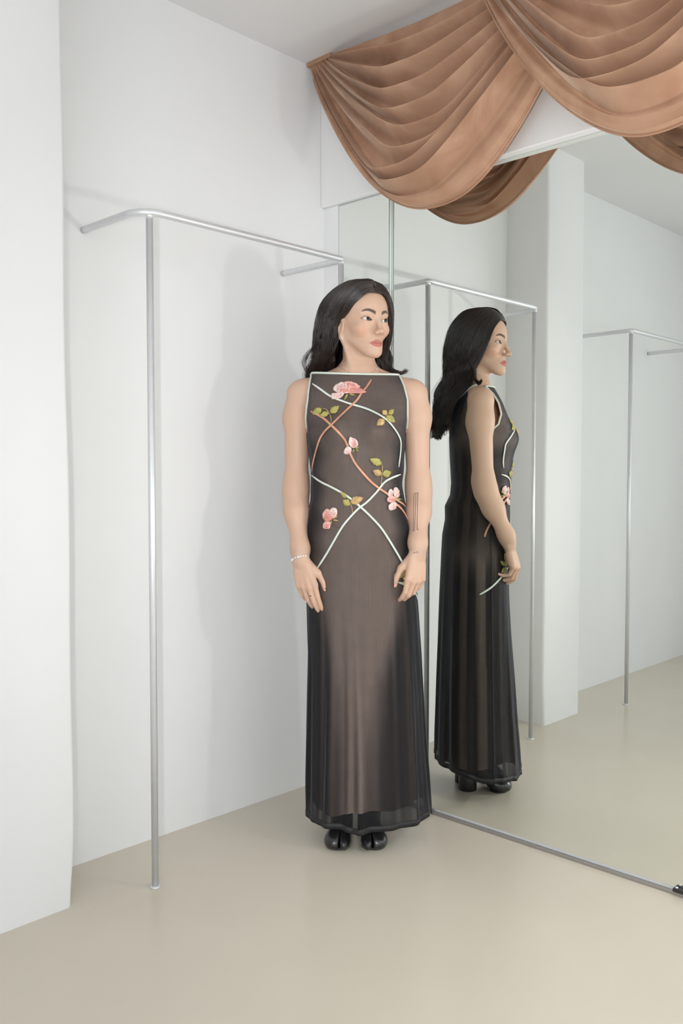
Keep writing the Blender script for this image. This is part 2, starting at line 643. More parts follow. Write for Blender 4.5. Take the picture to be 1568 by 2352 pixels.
def surface_nets(D, o, h):
    s = D < 0
    nx, ny, nz = D.shape
    cnt = np.zeros((nx - 1, ny - 1, nz - 1), np.int8)
    for dx in (0, 1):
        for dy in (0, 1):
            for dz in (0, 1):
                cnt += s[dx:nx - 1 + dx, dy:ny - 1 + dy, dz:nz - 1 + dz]
    act = (cnt > 0) & (cnt < 8)
    I = np.argwhere(act)
    idx = np.full(act.shape, -1, np.int64)
    idx[act] = np.arange(len(I))
    acc = np.zeros((len(I), 3))
    n = np.zeros(len(I))
    cor = [(x, y, z) for x in (0, 1) for y in (0, 1) for z in (0, 1)]
    for a in cor:
        for ax in range(3):
            if a[ax]:
                continue
            b = list(a)
            b[ax] = 1
            d0 = D[I[:, 0] + a[0], I[:, 1] + a[1], I[:, 2] + a[2]]
            d1 = D[I[:, 0] + b[0], I[:, 1] + b[1], I[:, 2] + b[2]]
            m = (d0 < 0) != (d1 < 0)
            t = np.where(m, d0 / np.where(m, d0 - d1, 1), 0)
            p = np.tile(np.array(a, float), (len(I), 1))
            p[:, ax] = t
            acc[m] += p[m]
            n[m] += 1
    V = o + h * (I + acc / n[:, None])
    quads = []
    for ax in range(3):
        sl0 = [slice(None)] * 3
        sl1 = [slice(None)] * 3
        sl0[ax] = slice(0, -1)
        sl1[ax] = slice(1, None)
        a, b = s[tuple(sl0)], s[tuple(sl1)]
        E = np.argwhere(a != b)
        u, v = (ax + 1) % 3, (ax + 2) % 3
        ok = (E[:, u] > 0) & (E[:, v] > 0) & (E[:, u] < D.shape[u] - 1) & (E[:, v] < D.shape[v] - 1)
        E = E[ok]
        fl = a[E[:, 0], E[:, 1], E[:, 2]]
        c = []
        for du, dv in ((-1, -1), (0, -1), (0, 0), (-1, 0)):
            q = E.copy()
            q[:, u] += du
            q[:, v] += dv
            c.append(idx[q[:, 0], q[:, 1], q[:, 2]])
        c = np.stack(c, -1)
        c[~fl] = c[~fl][:, ::-1]
        quads.append(c)
    return V, np.vstack(quads)


def polygonise(F, lo, hi, h, project=2):
    """sparse evaluation of F on a grid, then surface nets, then Newton steps onto the zero set"""
    lo = np.asarray(lo, float)
    hi = np.asarray(hi, float)
    c = 4
    n = np.ceil((hi - lo) / (h * c)).astype(int)
    g = [lo[i] + h * c * np.arange(n[i] + 1) for i in range(3)]
    G = np.stack(np.meshgrid(*g, indexing='ij'), -1)
    Dc = F(G.reshape(-1, 3)).reshape(G.shape[:3])
    near = np.abs(Dc) < h * c * 1.45
    cell = np.zeros(n, bool)
    for dx in (0, 1):
        for dy in (0, 1):
            for dz in (0, 1):
                cell |= near[dx:n[0] + dx, dy:n[1] + dy, dz:n[2] + dz]
    N = n * c + 1
    D = np.repeat(np.repeat(np.repeat(Dc[:-1, :-1, :-1], c, 0), c, 1), c, 2)
    D = np.pad(D, ((0, 1),) * 3, mode='edge')
    m = np.repeat(np.repeat(np.repeat(cell, c, 0), c, 1), c, 2)
    mm = np.zeros(N, bool)
    for dx in (0, 1):
        for dy in (0, 1):
            for dz in (0, 1):
                mm[dx:dx + n[0] * c, dy:dy + n[1] * c, dz:dz + n[2] * c] |= m
    I = np.argwhere(mm)
    out = np.empty(len(I))
    for k in range(0, len(I), 400000):
        out[k:k + 400000] = F(lo + h * I[k:k + 400000])
    D[mm] = out
    V, Q = surface_nets(D, lo, h)
    e = h * 0.4
    for _ in range(project):
        f = F(V)
        gr = np.stack([(F(V + e * ax) - F(V - e * ax)) / (2 * e) for ax in np.eye(3)], -1)
        g2 = (gr * gr).sum(-1)
        st = np.clip(f / np.maximum(g2, 0.2), -h, h)
        V = V - 0.8 * gr * st[:, None]
    return V, Q


# ------------------------------------------------------------------ the body
HTH = math.radians(33.0)
HC, HS = math.cos(HTH), math.sin(HTH)
HX0, HY0, HZ0 = 0.0135, 0.016, 1.504


def H(hx, hy, hz):
    """head frame -> person frame"""
    return np.array([HX0 + hx * HC + hy * HS, HY0 - hx * HS + hy * HC, HZ0 + hz])


def to_head(P):
    dx, dy = P[:, 0] - HX0, P[:, 1] - HY0
    return np.stack([dx * HC - dy * HS, dx * HS + dy * HC, P[:, 2] - HZ0], -1)


EYE = (0.0328, 0.0680, 0.1130)
EYE_R = 0.0128


def sd_head(P):
    Q = to_head(P)
    A = Q.copy()
    A[:, 0] = np.abs(A[:, 0])
    d = ellip(A, (0, -0.012, 0.148), (0.0715, 0.090, 0.084))
    d = smin(d, ellip(A, (0, 0.020, 0.150), (0.061, 0.064, 0.062)), 0.03)
    d = smin(d, ellip(A, (0, 0.026, 0.094), (0.0575, 0.052, 0.062)), 0.025)
    d = smin(d, rcone(A, (0.0495, -0.004, 0.076), (0.014, 0.061, 0.0180), 0.0165, 0.0138), 0.022)
    d = smin(d, ellip(A, (0, 0.052, 0.046), (0.030, 0.0335, 0.034)), 0.022)
    d = smin(d, ellip(A, (0, 0.0715, 0.0150), (0.0150, 0.0150, 0.0150)), 0.014)
    d = smin(d, ellip(A, (0.040, 0.050, 0.088), (0.0215, 0.0225, 0.0190)), 0.022)
    # brow ridge and sockets
    d = smin(d, rcone(A, (0.010, 0.0785, 0.1320), (0.043, 0.062, 0.1345), 0.0075, 0.0065), 0.014)
    d = smax(d, -ellip(A, (0.0315, 0.0930, 0.1140), (0.0150, 0.0140, 0.0105)), 0.012)
    # nose
    d = smin(d, rcone(A, (0, 0.0825, 0.1210), (0, 0.0985, 0.0800), 0.0062, 0.0072), 0.012)
    d = smin(d, ellip(A, (0, 0.1015, 0.0758), (0.0092, 0.0098, 0.0086)), 0.006)
    d = smin(d, ellip(A, (0.0108, 0.0940, 0.0715), (0.0062, 0.0088, 0.0066)), 0.006)
    d = smax(d, -ellip(A, (0.0062, 0.0985, 0.0655), (0.0028, 0.0048, 0.0030)), 0.003)
    # philtrum and lips
    d = smax(d, -rcone(A, (0, 0.0925, 0.0605), (0, 0.0945, 0.0510), 0.0020, 0.0026), 0.006)
    up = smin(rcone(A, (0.0050, 0.0862, 0.0463), (0.0230, 0.0745, 0.0418), 0.0046, 0.0016),
              rcone(A, (0.0, 0.0868, 0.0455), (0.0050, 0.0862, 0.0465), 0.0042, 0.0046), 0.004)
    lw = rcone(A, (0.0, 0.0838, 0.0362), (0.0205, 0.0745, 0.0402), 0.0060, 0.0018)
    d = smin(d, up, 0.0035)
    d = smin(d, lw, 0.0040)
    d = smax(d, -rcone(A, (0, 0.0945, 0.0414), (0.0235, 0.0800, 0.0414), 0.0014, 0.0010), 0.0022)
    # lids with an almond opening
    ec = np.array(EYE)
    d = smin(d, sph(A, ec, EYE_R + 0.0016), 0.005)
    dx = A[:, 0] - ec[0]
    dz = A[:, 2] - ec[2] + 0.0006 - 0.10 * dx
    w = 0.0156
    t = np.clip(1 - (dx / w) ** 2, -0.6, 1)
    op = np.where(dz > 0, dz - 0.0060 * t, -dz - 0.0044 * t)
    carve = np.maximum(op * 0.85, np.maximum(sph(A, ec, EYE_R + 0.0046), ec[1] + 0.001 - A[:, 1]))
    d = smax(d, -carve, 0.0012)
    # upper lid fold
    d = smax(d, -(np.abs(sph(A, ec, EYE_R + 0.0035)) + 3 * np.abs(dz - 0.0085 * np.clip(t, 0.1, 1)) - 0.0010), 0.003)
    # ear
    E = A - np.array([0.0725, -0.006, 0.096])
    ca, sa = math.cos(0.2), math.sin(0.2)
    E = np.stack([E[:, 0], E[:, 1] * ca - E[:, 2] * sa, E[:, 1] * sa + E[:, 2] * ca], -1)
    ear = ellip(E, (0, 0, 0), (0.0072, 0.0165, 0.030))
    ear = smax(ear, -ellip(E, (0.0070, 0.0025, 0.003), (0.0060, 0.0090, 0.0175)), 0.003)
    ear = smin(ear, ellip(E, (0.001, 0.0100, -0.004), (0.0036, 0.0036, 0.006)), 0.003)
    ear = smin(ear, ellip(E, (0.0, 0.004, -0.028), (0.0042, 0.0075, 0.0080)), 0.005)
    d = smin(d, ear, 0.005)
    return d


T_Z = np.array([0.74, 0.80, 0.86, 0.93, 1.00, 1.06, 1.12, 1.20, 1.28, 1.35, 1.40, 1.435, 1.465, 1.49])
T_A = np.array([0.146, 0.152, 0.155, 0.155, 0.146, 0.134, 0.126, 0.130, 0.140, 0.146, 0.142, 0.122, 0.078, 0.052])
T_F = np.array([0.088, 0.094, 0.098, 0.102, 0.106, 0.107, 0.107, 0.109, 0.106, 0.088, 0.070, 0.056, 0.040, 0.035])
T_B = np.array([-0.10, -0.112, -0.112, -0.105, -0.088, -0.078, -0.075, -0.081, -0.084, -0.080, -0.068, -0.058, -0.048, -0.045])


def sd_torso(P):
    z = np.clip(P[:, 2], T_Z[0], T_Z[-1])
    a = np.interp(z, T_Z, T_A)
    f = np.interp(z, T_Z, T_F)
    b = np.interp(z, T_Z, T_B)
    cy = 0.5 * (f + b)
    ry = 0.5 * (f - b)
    q = np.sqrt((P[:, 0] / a) ** 2 + ((P[:, 1] - cy) / ry) ** 2)
    d = (q - 1) * np.minimum(a, ry)
    d = smax(d, T_Z[0] - P[:, 2], 0.02)
    d = smax(d, P[:, 2] - T_Z[-1], 0.02)
    A = P.copy()
    A[:, 0] = np.abs(A[:, 0])
    d = smin(d, ellip(A, (0.068, 0.060, 1.283), (0.052, 0.053, 0.054)), 0.03)
    return d


def hand_frame(d, n):
    d = np.asarray(d, float)
    d /= np.linalg.norm(d)
    n = np.asarray(n, float)
    n = n - d * (n @ d)
    n /= np.linalg.norm(n)
    return d, n


HANDS = {}


def make_hand(side, w, d, n, curl, spread=0.0, thumb=((0.018, 0.020, -0.010), (0.050, 0.042, -0.016), (0.080, 0.050, -0.018), (0.103, 0.050, -0.020))):
    """returns list of round cones (a,b,r1,r2); s axis points to the thumb side"""
    d, n = hand_frame(d, n)
    s = np.cross(d, n)
    if (s[0] > 0) != (side < 0):       # thumbs point inwards, towards the thighs
        s = -s
    w = np.asarray(w, float)

    def pt(a, b, c):
        return w + d * a + s * b + n * c
    bones, tips = [], []
    mcp = [(0.082, 0.0275, 0.0), (0.086, 0.0095, 0.003), (0.081, -0.0085, 0.001), (0.072, -0.0245, -0.003)]
    ln = [(0.040, 0.024, 0.020), (0.045, 0.028, 0.021), (0.041, 0.026, 0.021), (0.032, 0.020, 0.018)]
    rad = [(0.0088, 0.0079, 0.0072, 0.0058), (0.0090, 0.0081, 0.0073, 0.0060), (0.0086, 0.0077, 0.0070, 0.0057), (0.0076, 0.0068, 0.0062, 0.0052)]
    palm = []
    for k in range(4):
        m = mcp[k]
        palm.append((pt(0.004, m[1] * 0.62, -0.001), pt(*m), 0.0135 - 0.001 * k, 0.0105 - 0.0006 * k))
        p = pt(*m)
        ang = 0.0
        sp = spread * (1.2 - k * 0.8) * 0.06
        for j in range(3):
            ang += curl[k][j]
            dr = d * math.cos(ang) - n * math.sin(ang)
            dr = dr + s * (sp + (0.05 if k == 0 else 0.0) * -1)
            dr /= np.linalg.norm(dr)
            q = p + dr * ln[k][j]
            bones.append((p, q, rad[k][j], rad[k][j + 1]))
            if j == 2:
                nn = n * math.cos(ang) + d * math.sin(ang)
                tips.append((q, nn, dr, s))
            p = q
    palm.append((pt(0.03, -0.018, -0.008), pt(0.060, -0.020, -0.008), 0.0125, 0.011))
    th = [pt(*t) for t in thumb]
    palm.append((th[0], th[1], 0.0150, 0.0118))
    bones.append((th[1], th[2], 0.0105, 0.0092))
    bones.append((th[2], th[3], 0.0092, 0.0066))
    tdir = (th[3] - th[2]) / np.linalg.norm(th[3] - th[2])
    tn = n * 0.55 + s * 0.35
    tips.append((th[3], tn / np.linalg.norm(tn), tdir, np.cross(tdir, tn)))
    HANDS[side] = dict(w=w, d=d, n=n, s=s, palm=palm, bones=bones, tips=tips)


R_ = math.radians
make_hand(-1, (-0.1760, 0.078, 0.886), (0.24, 0.16, -0.96), (-0.30, 0.95, 0.10),
          [(R_(10), R_(14), R_(10)), (R_(14), R_(20), R_(12)), (R_(18), R_(26), R_(16)), (R_(24), R_(30), R_(18))])
make_hand(1, (0.184, 0.082, 0.906), (-0.10, 0.30, -0.94), (0.42, 0.90, 0.18),
          [(R_(22), R_(32), R_(18)), (R_(30), R_(42), R_(24)), (R_(36), R_(48), R_(26)), (R_(40), R_(52), R_(28))],
          thumb=((0.018, 0.020, -0.012), (0.048, 0.042, -0.022), (0.076, 0.050, -0.030), (0.100, 0.050, -0.038)))

ARM = {}
for sd in (-1, 1):
    W = HANDS[sd]['w']
    ARM[sd] = [((sd * 0.176, -0.020, 1.402), (sd * 0.186, -0.024, 1.33), 0.0455, 0.0425),
               ((sd * 0.186, -0.024, 1.33), (sd * 0.192, -0.012, 1.125), 0.0425, 0.0345),
               ((sd * 0.192, -0.012, 1.125), (sd * 0.193, -0.004, 1.085), 0.0345, 0.0340),
               ((sd * 0.193, 0.000, 1.085), (sd * 0.191, 0.022, 1.035), 0.0335, 0.0335),
               ((sd * 0.191, 0.022, 1.035), (W[0] + 0.0 * sd, W[1] - 0.012, W[2] + 0.035), 0.0335, 0.0238),
               ((W[0], W[1] - 0.012, W[2] + 0.035), tuple(W), 0.0245, 0.0225)]


def sd_arm(P, sd):
    d = None
    for a, b, r1, r2 in ARM[sd]:
        e = rcone(P, a, b, r1, r2)
        d = e if d is None else smin(d, e, 0.032)
    return d


def sd_hand(P, sd):
    hd = HANDS[sd]
    d = None
    for a, b, r1, r2 in hd['palm']:
        e = rcone(P, a, b, r1, r2)
        d = e if d is None else smin(d, e, 0.010)
    f = None
    for a, b, r1, r2 in hd['bones']:
        e = rcone(P, a, b, r1, r2)
        f = e if f is None else np.minimum(f, e)
    d = smin(d, f, 0.0055)
    # nail beds
    for q, nn, dr, s in hd['tips']:
        c = q + nn * 0.0054 - dr * 0.001
        d = smax(d, -(sph(P, c + nn * 0.0075, 0.0078)), 0.0012)
    return d


def sd_leg(P, sd):
    d = rcone(P, (sd * 0.080, 0.0, 0.84), (sd * 0.068, 0.012, 0.50), 0.078, 0.050)
    d = smin(d, rcone(P, (sd * 0.068, 0.008, 0.50), (sd * 0.060, -0.020, 0.32), 0.050, 0.048), 0.03)
    d = smin(d, rcone(P, (sd * 0.060, -0.020, 0.32), (sd * 0.053, -0.040, 0.135), 0.048, 0.031), 0.03)
    d = smin(d, rcone(P, (sd * 0.053, -0.045, 0.125), (sd * 0.052, 0.015, 0.070), 0.027, 0.018), 0.02)
    return d


def sub(P, F, lo, hi, base, k):
    m = ((P > np.asarray(lo)) & (P < np.asarray(hi))).all(-1)
    if m.any():
        base = base.copy()
        base[m] = smin(base[m], F(P[m]), k)
    return base


def sd_neck(P):
    d = rcone(P, (0.000, -0.014, 1.43), (0.006, -0.006, 1.545), 0.055, 0.0465)
    d = smin(d, rcone(P, (0.006, -0.006, 1.545), H(0, -0.02, 0.075), 0.0465, 0.046), 0.02)
    # sterno-mastoid of the turned neck, throat
    d = smin(d, rcone(P, H(-0.058, -0.012, 0.055), (-0.012, 0.034, 1.462), 0.008, 0.0075), 0.018)
    d = smin(d, rcone(P, (0.014, 0.034, 1.463), H(0.052, -0.03, 0.05), 0.007, 0.007), 0.02)
    return d


def sd_body(P):
    d = sd_torso(P)
    A = P.copy()
    A[:, 0] = np.abs(A[:, 0])
    # shoulders, trapezius, collar bones
    d = smin(d, rcone(A, (0.030, -0.026, 1.468), (0.160, -0.020, 1.412), 0.022, 0.038), 0.03)
    d = smin(d, rcone(A, (0.018, 0.0330, 1.4600), (0.125, 0.010, 1.4570), 0.0065, 0.0055), 0.012)
    d = smin(d, sd_neck(P), 0.025)
    for sd in (-1, 1):
        lo = (0.06, -0.2, 0.83) if sd > 0 else (-0.4, -0.2, 0.83)
        hi = (0.4, 0.25, 1.50) if sd > 0 else (-0.06, 0.25, 1.50)
        d = sub(P, lambda q: sd_arm(q, sd), lo, hi, d, 0.016)
        lo = (0.05, -0.05, 0.66) if sd > 0 else (-0.32, -0.05, 0.66)
        hi = (0.32, 0.25, 0.96) if sd > 0 else (-0.05, 0.25, 0.96)
        d = sub(P, lambda q: sd_hand(q, sd), lo, hi, d, 0.010)
        d = sub(P, lambda q: sd_leg(q, sd), (-0.25, -0.2, -0.05), (0.25, 0.2, 0.95), d, 0.02)
    d = sub(P, sd_head, (-0.14, -0.16, 1.47), (0.17, 0.19, 1.80), d, 0.020)
    return d


def cut(V, Q, keep):
    k = keep(V[Q].mean(1))
    Q = Q[k]
    u, inv = np.unique(Q.ravel(), return_inverse=True)
    return V[u], inv.reshape(Q.shape)


ZH = 1.485
pieces = []
V, Q = polygonise(sd_body, (-0.27, -0.17, 0.0), (0.27, 0.19, ZH + 0.03), 0.0045)
hand_z = 0.925


def keep_body(c):
    hnd = (np.abs(c[:, 0]) > 0.098) & (c[:, 2] < hand_z) & (c[:, 1] > 0.035) & (np.abs(c[:, 0]) < 0.26) & (c[:, 2] > 0.68)
    hnd &= np.minimum(sd_hand(c, -1), sd_hand(c, 1)) < 0.006
    return (c[:, 2] < ZH + 0.003) & ~(hnd & (c[:, 2] < hand_z - 0.003))


pieces.append(cut(V, Q, keep_body))
V, Q = polygonise(sd_body, (-0.10, -0.12, ZH - 0.012), (0.13, 0.155, 1.76), 0.0014)
pieces.append(cut(V, Q, lambda c: c[:, 2] > ZH))
for sd in (-1, 1):
    W = HANDS[sd]['w']
    lo = np.array([W[0] - 0.075, W[1] - 0.06, 0.66])
    hi = np.array([W[0] + 0.085, W[1] + 0.115, hand_z + 0.012])

    def hand_only(P, sd=sd):
        return smin(sd_arm(P, sd), sd_hand(P, sd), 0.010)
    V, Q = polygonise(hand_only, lo, hi, 0.0018)
    pieces.append(cut(V, Q, lambda c: c[:, 2] < hand_z))
off = 0
BV, BQ = [], []
for v, q in pieces:
    BV.append(v)
    BQ.append(q + off)
    off += len(v)
BV, BQ = np.vstack(BV), np.vstack(BQ)

# pigment
SKIN = np.array([0.63, 0.415, 0.305])
C = np.tile(SKIN, (len(BV), 1))


def paint(mask, col):
    global C
    C = C * (1 - mask[:, None]) + np.asarray(col) * mask[:, None]


hm = BV[:, 2] > ZH - 0.01
Qh = to_head(BV)
Ah = Qh.copy()
Ah[:, 0] = np.abs(Ah[:, 0])
front = sstep(0.02, 0.05, Ah[:, 1]) * hm
cheek = np.exp(-(((Ah[:, 0] - 0.046) / 0.020) ** 2 + ((Ah[:, 2] - 0.078 - 0.35 * (Ah[:, 0] - 0.046)) / 0.016) ** 2)) * front
paint(0.55 * cheek, (0.66, 0.33, 0.215))
nose_m = np.exp(-((Ah[:, 0] / 0.014) ** 2 + ((Ah[:, 2] - 0.076) / 0.012) ** 2)) * front
paint(0.25 * nose_m, (0.66, 0.34, 0.24))
# eye shadow, lash line
ex = Ah[:, 0] - EYE[0]
ez = Ah[:, 2] - EYE[2] + 0.0006 - 0.10 * ex
tt = np.clip(1 - (ex / 0.0156) ** 2, -0.6, 1)
opn = np.where(ez > 0, ez - 0.0060 * tt, -ez - 0.0044 * tt)
paint(0.42 * np.exp(-((ex / 0.016) ** 2 + ((ez - 0.005) / 0.006) ** 2)) * front, (0.42, 0.21, 0.15))
lash = sstep(0.0017, 0.0006, np.abs(opn)) * (np.abs(ex) < 0.0166) * front * (Ah[:, 1] > 0.058)
paint(np.where(ez > -0.0005, 0.93, 0.45) * lash, (0.035, 0.022, 0.018))
# brows
bx = (Ah[:, 0] - 0.0105) / 0.039
bz = Ah[:, 2] - (0.1306 + 0.0095 * np.sin(np.clip(bx, 0, 1) * 2.25) - 0.0075 * np.clip(bx - 0.62, 0, 1))
bw = 0.0054 * np.clip(1.0 - 0.62 * np.clip(bx, 0, 1) ** 1.6, 0.1, 1)
brow = sstep(1.25, 0.7, np.abs(bz) / bw) * sstep(-0.04, 0.05, bx) * sstep(1.03, 0.94, bx) * front
paint(0.9 * brow, (0.050, 0.032, 0.026))
# lips
lx = Ah[:, 0]
lipc = np.clip(1 - (lx / 0.0236) ** 2, 0, 1)
up_e = 0.0414 + 0.0088 * lipc ** 0.62 - 0.0018 * np.exp(-(lx / 0.004) ** 2)
lo_e = 0.0414 - 0.0108 * lipc ** 0.75
lip = sstep(-0.0006, 0.0009, up_e - Ah[:, 2]) * sstep(-0.0006, 0.0009, Ah[:, 2] - lo_e) * (lx < 0.0236) * (Ah[:, 1] > 0.068) * hm
paint(0.92 * lip, (0.50, 0.145, 0.13))
paint(0.55 * lip * np.exp(-((Ah[:, 2] - 0.0414) / 0.0012) ** 2), (0.22, 0.05, 0.05))
# scalp under the hair
scalp = sstep(0.188, 0.200, Ah[:, 2] + 0.9 * np.clip(0.05 - Ah[:, 1], 0, 1) * (Ah[:, 2] > 0.11)) * hm
paint(0.9 * scalp, (0.02, 0.014, 0.012))
# warm knuckles and nails
for sd in (-1, 1):
    for k, (q, nn, dr, s) in enumerate(HANDS[sd]['tips']):
        dq = BV - (q + nn * 0.0045 - dr * 0.002)
        m = np.exp(-((dq * dq).sum(-1)) / 0.0052 ** 2)
        paint(0.6 * np.clip(m * 1.4, 0, 1), (0.72, 0.34, 0.30))
    for b in HANDS[sd]['bones'][0:12:3]:
        dq = BV - b[0]
        paint(0.22 * np.exp(-((dq * dq).sum(-1)) / 0.011 ** 2), (0.62, 0.30, 0.22))


def skin_mat():
    m, nt, b = new_mat('skin')
    at = nt.nodes.new('ShaderNodeAttribute')
    at.attribute_name = 'pigment'
    nt.links.new(at.outputs['Color'], b.inputs['Base Color'])
    b.inputs['Roughness'].default_value = 0.48
    b.inputs['Specular IOR Level'].default_value = 0.38
    b.inputs['Subsurface Weight'].default_value = 0.12
    b.inputs['Subsurface Radius'].default_value = (1.0, 0.35, 0.2)
    b.inputs['Subsurface Scale'].default_value = 0.004
    tc = nt.nodes.new('ShaderNodeTexCoord')
    n2 = nt.nodes.new('ShaderNodeTexNoise')
    n2.inputs['Scale'].default_value = 700
    nt.links.new(tc.outputs['Object'], n2.inputs['Vector'])
    bp = nt.nodes.new('ShaderNodeBump')
    bp.inputs['Strength'].default_value = 0.06
    bp.inputs['Distance'].default_value = 0.001
    nt.links.new(n2.outputs['Fac'], bp.inputs['Height'])
    nt.links.new(bp.outputs['Normal'], b.inputs['Normal'])
    return m


M_SKIN = skin_mat()
body = quad_obj('body', bl(BV), BQ[:, ::-1], M_SKIN, person)
# smooth the 2 mm surface a touch without losing the features
at = body.data.attributes.new('pigment', 'FLOAT_COLOR', 'POINT')
if len(body.data.vertices) == len(C):
    at.data.foreach_set('color', np.hstack([C, np.ones((len(C), 1))]).astype(np.float32).ravel())
body['label'] = 'fair warm skin'


# eyes
def eye_mat():
    m, nt, b = new_mat('eye')
    tc = nt.nodes.new('ShaderNodeTexCoord')
    sx = nt.nodes.new('ShaderNodeSeparateXYZ')
    nt.links.new(tc.outputs['Object'], sx.inputs[0])
    r = nt.nodes.new('ShaderNodeValToRGB')
    r.color_ramp.interpolation = 'LINEAR'
    mr = nt.nodes.new('ShaderNodeMapRange')
    mr.inputs['From Min'].default_value = 0.0
    mr.inputs['From Max'].default_value = EYE_R
    nt.links.new(sx.outputs['Z'], mr.inputs['Value'])
    nt.links.new(mr.outputs['Result'], r.inputs['Fac'])
    e = r.color_ramp.elements
    e[0].position, e[0].color = 0.0, (0.72, 0.66, 0.62, 1)
    e[1].position, e[1].color = 1.0, (0.004, 0.003, 0.003, 1)
    for p, c in ((0.845, (0.74, 0.70, 0.68, 1)), (0.862, (0.03, 0.018, 0.012, 1)), (0.90, (0.050, 0.024, 0.012, 1)), (0.955, (0.030, 0.014, 0.008, 1)), (0.968, (0.004, 0.003, 0.003, 1))):
        n = e.new(p)
        n.color = c
    nt.links.new(r.outputs['Color'], b.inputs['Base Color'])
    b.inputs['Roughness'].default_value = 0.12
    return m


M_EYE = eye_mat()
ev, ef = [], []
for i in range(33):
    th = math.pi * i / 32
    for k in range(40):
        ph = 2 * math.pi * k / 40
        ev.append((EYE_R * math.sin(th) * math.cos(ph), EYE_R * math.sin(th) * math.sin(ph), EYE_R * math.cos(th)))
for i in range(32):
    for k in range(40):
        ef.append((i * 40 + k, (i + 1) * 40 + k, (i + 1) * 40 + (k + 1) % 40, i * 40 + (k + 1) % 40))
gaze = np.array([0.62, 0.78, -0.02])       # looks past the photographer, to her left
gaze /= np.linalg.norm(gaze)
for sg in (-1, 1):
    o = mesh_obj('eye', ev, ef, M_EYE, person)
    o.location = Vector(bl(H(sg * EYE[0], EYE[1], EYE[2])))
    o.rotation_euler = Vector(bl(gaze)).to_track_quat('Z', 'Y').to_euler()
# ------------------------------------------------------------------ dress
def sheer_mat(name, t0, col, rough=0.6):
    """woven sheer: the share of light passing falls with the slant of the weave"""
    m, nt, b = new_mat(name)
    b.inputs['Base Color'].default_value = (*col, 1)
    b.inputs['Roughness'].default_value = rough
    b.inputs['Specular IOR Level'].default_value = 0.25
    b.inputs['Sheen Weight'].default_value = 0.12
    b.inputs['Sheen Tint'].default_value = (0.8, 0.8, 1.0, 1)
    geo = nt.nodes.new('ShaderNodeNewGeometry')
    dt = nt.nodes.new('ShaderNodeVectorMath')
    dt.operation = 'DOT_PRODUCT'
    nt.links.new(geo.outputs['Normal'], dt.inputs[0])
    nt.links.new(geo.outputs['Incoming'], dt.inputs[1])
    ab = nt.nodes.new('ShaderNodeMath')
    ab.operation = 'ABSOLUTE'
    nt.links.new(dt.outputs['Value'], ab.inputs[0])
    mx = nt.nodes.new('ShaderNodeMath')
    mx.operation = 'MAXIMUM'
    mx.inputs[1].default_value = 0.08
    nt.links.new(ab.outputs[0], mx.inputs[0])
    iv = nt.nodes.new('ShaderNodeMath')
    iv.operation = 'DIVIDE'
    iv.inputs[0].default_value = 1.0
    nt.links.new(mx.outputs[0], iv.inputs[1])
    # fine weave streaks
    tc = nt.nodes.new('ShaderNodeTexCoord')
    mp = nt.nodes.new('ShaderNodeMapping')
    mp.inputs['Scale'].default_value = (220, 220, 3)
    nt.links.new(tc.outputs['Object'], mp.inputs['Vector'])
    nz = nt.nodes.new('ShaderNodeTexNoise')
    nz.inputs['Scale'].default_value = 1.0
    nz.inputs['Detail'].default_value = 3
    nt.links.new(mp.outputs['Vector'], nz.inputs['Vector'])
    mr = nt.nodes.new('ShaderNodeMapRange')
    mr.inputs['To Min'].default_value = t0 - 0.05
    mr.inputs['To Max'].default_value = t0 + 0.05
    nt.links.new(nz.outputs['Fac'], mr.inputs['Value'])
    pw = nt.nodes.new('ShaderNodeMath')
    pw.operation = 'POWER'
    nt.links.new(mr.outputs['Result'], pw.inputs[0])
    nt.links.new(iv.outputs[0], pw.inputs[1])
    tr = nt.nodes.new('ShaderNodeBsdfTransparent')
    ms = nt.nodes.new('ShaderNodeMixShader')
    nt.links.new(pw.outputs[0], ms.inputs['Fac'])
    nt.links.new(b.outputs[0], ms.inputs[1])
    nt.links.new(tr.outputs[0], ms.inputs[2])
    nt.links.new(ms.outputs[0], nt.nodes['Material Output'].inputs['Surface'])
    return m


M_SHEER = sheer_mat('sheer_black_mesh', 0.52, (0.012, 0.012, 0.014))
M_SLIP = pmat('taupe_satin_lining', (0.58, 0.44, 0.375), 0.45, noise=0.05, nscale=30, spec=0.3)
M_HEMBAND = pmat('black_hem_tape', (0.012, 0.012, 0.013), 0.6)
M_MINT = pmat('mint_satin_binding', (0.66, 0.71, 0.64), 0.35, noise=0.05, nscale=60, spec=0.5)
M_PEACH = pmat('terracotta_satin_vine', (0.62, 0.30, 0.19), 0.38, noise=0.25, nscale=25, spec=0.5)
M_ROSE = pmat('blush_rose_print', (0.76, 0.44, 0.40), 0.5, noise=0.22, nscale=110)
M_ROSE_W = pmat('pale_rose_print', (0.80, 0.62, 0.58), 0.5, noise=0.15, nscale=110)
M_ROSE_D = pmat('deep_rose_print', (0.66, 0.27, 0.23), 0.5, noise=0.2, nscale=120)
M_LEAF = pmat('olive_leaf_print', (0.40, 0.36, 0.10), 0.5, noise=0.3, nscale=90)
M_LEAF_B = pmat('tan_leaf_print', (0.52, 0.34, 0.15), 0.5, noise=0.3, nscale=90)
M_STEM = pmat('green_stem_thread', (0.07, 0.11, 0.07), 0.6)
M_BERRY = pmat('red_bead_print', (0.45, 0.03, 0.06), 0.5)

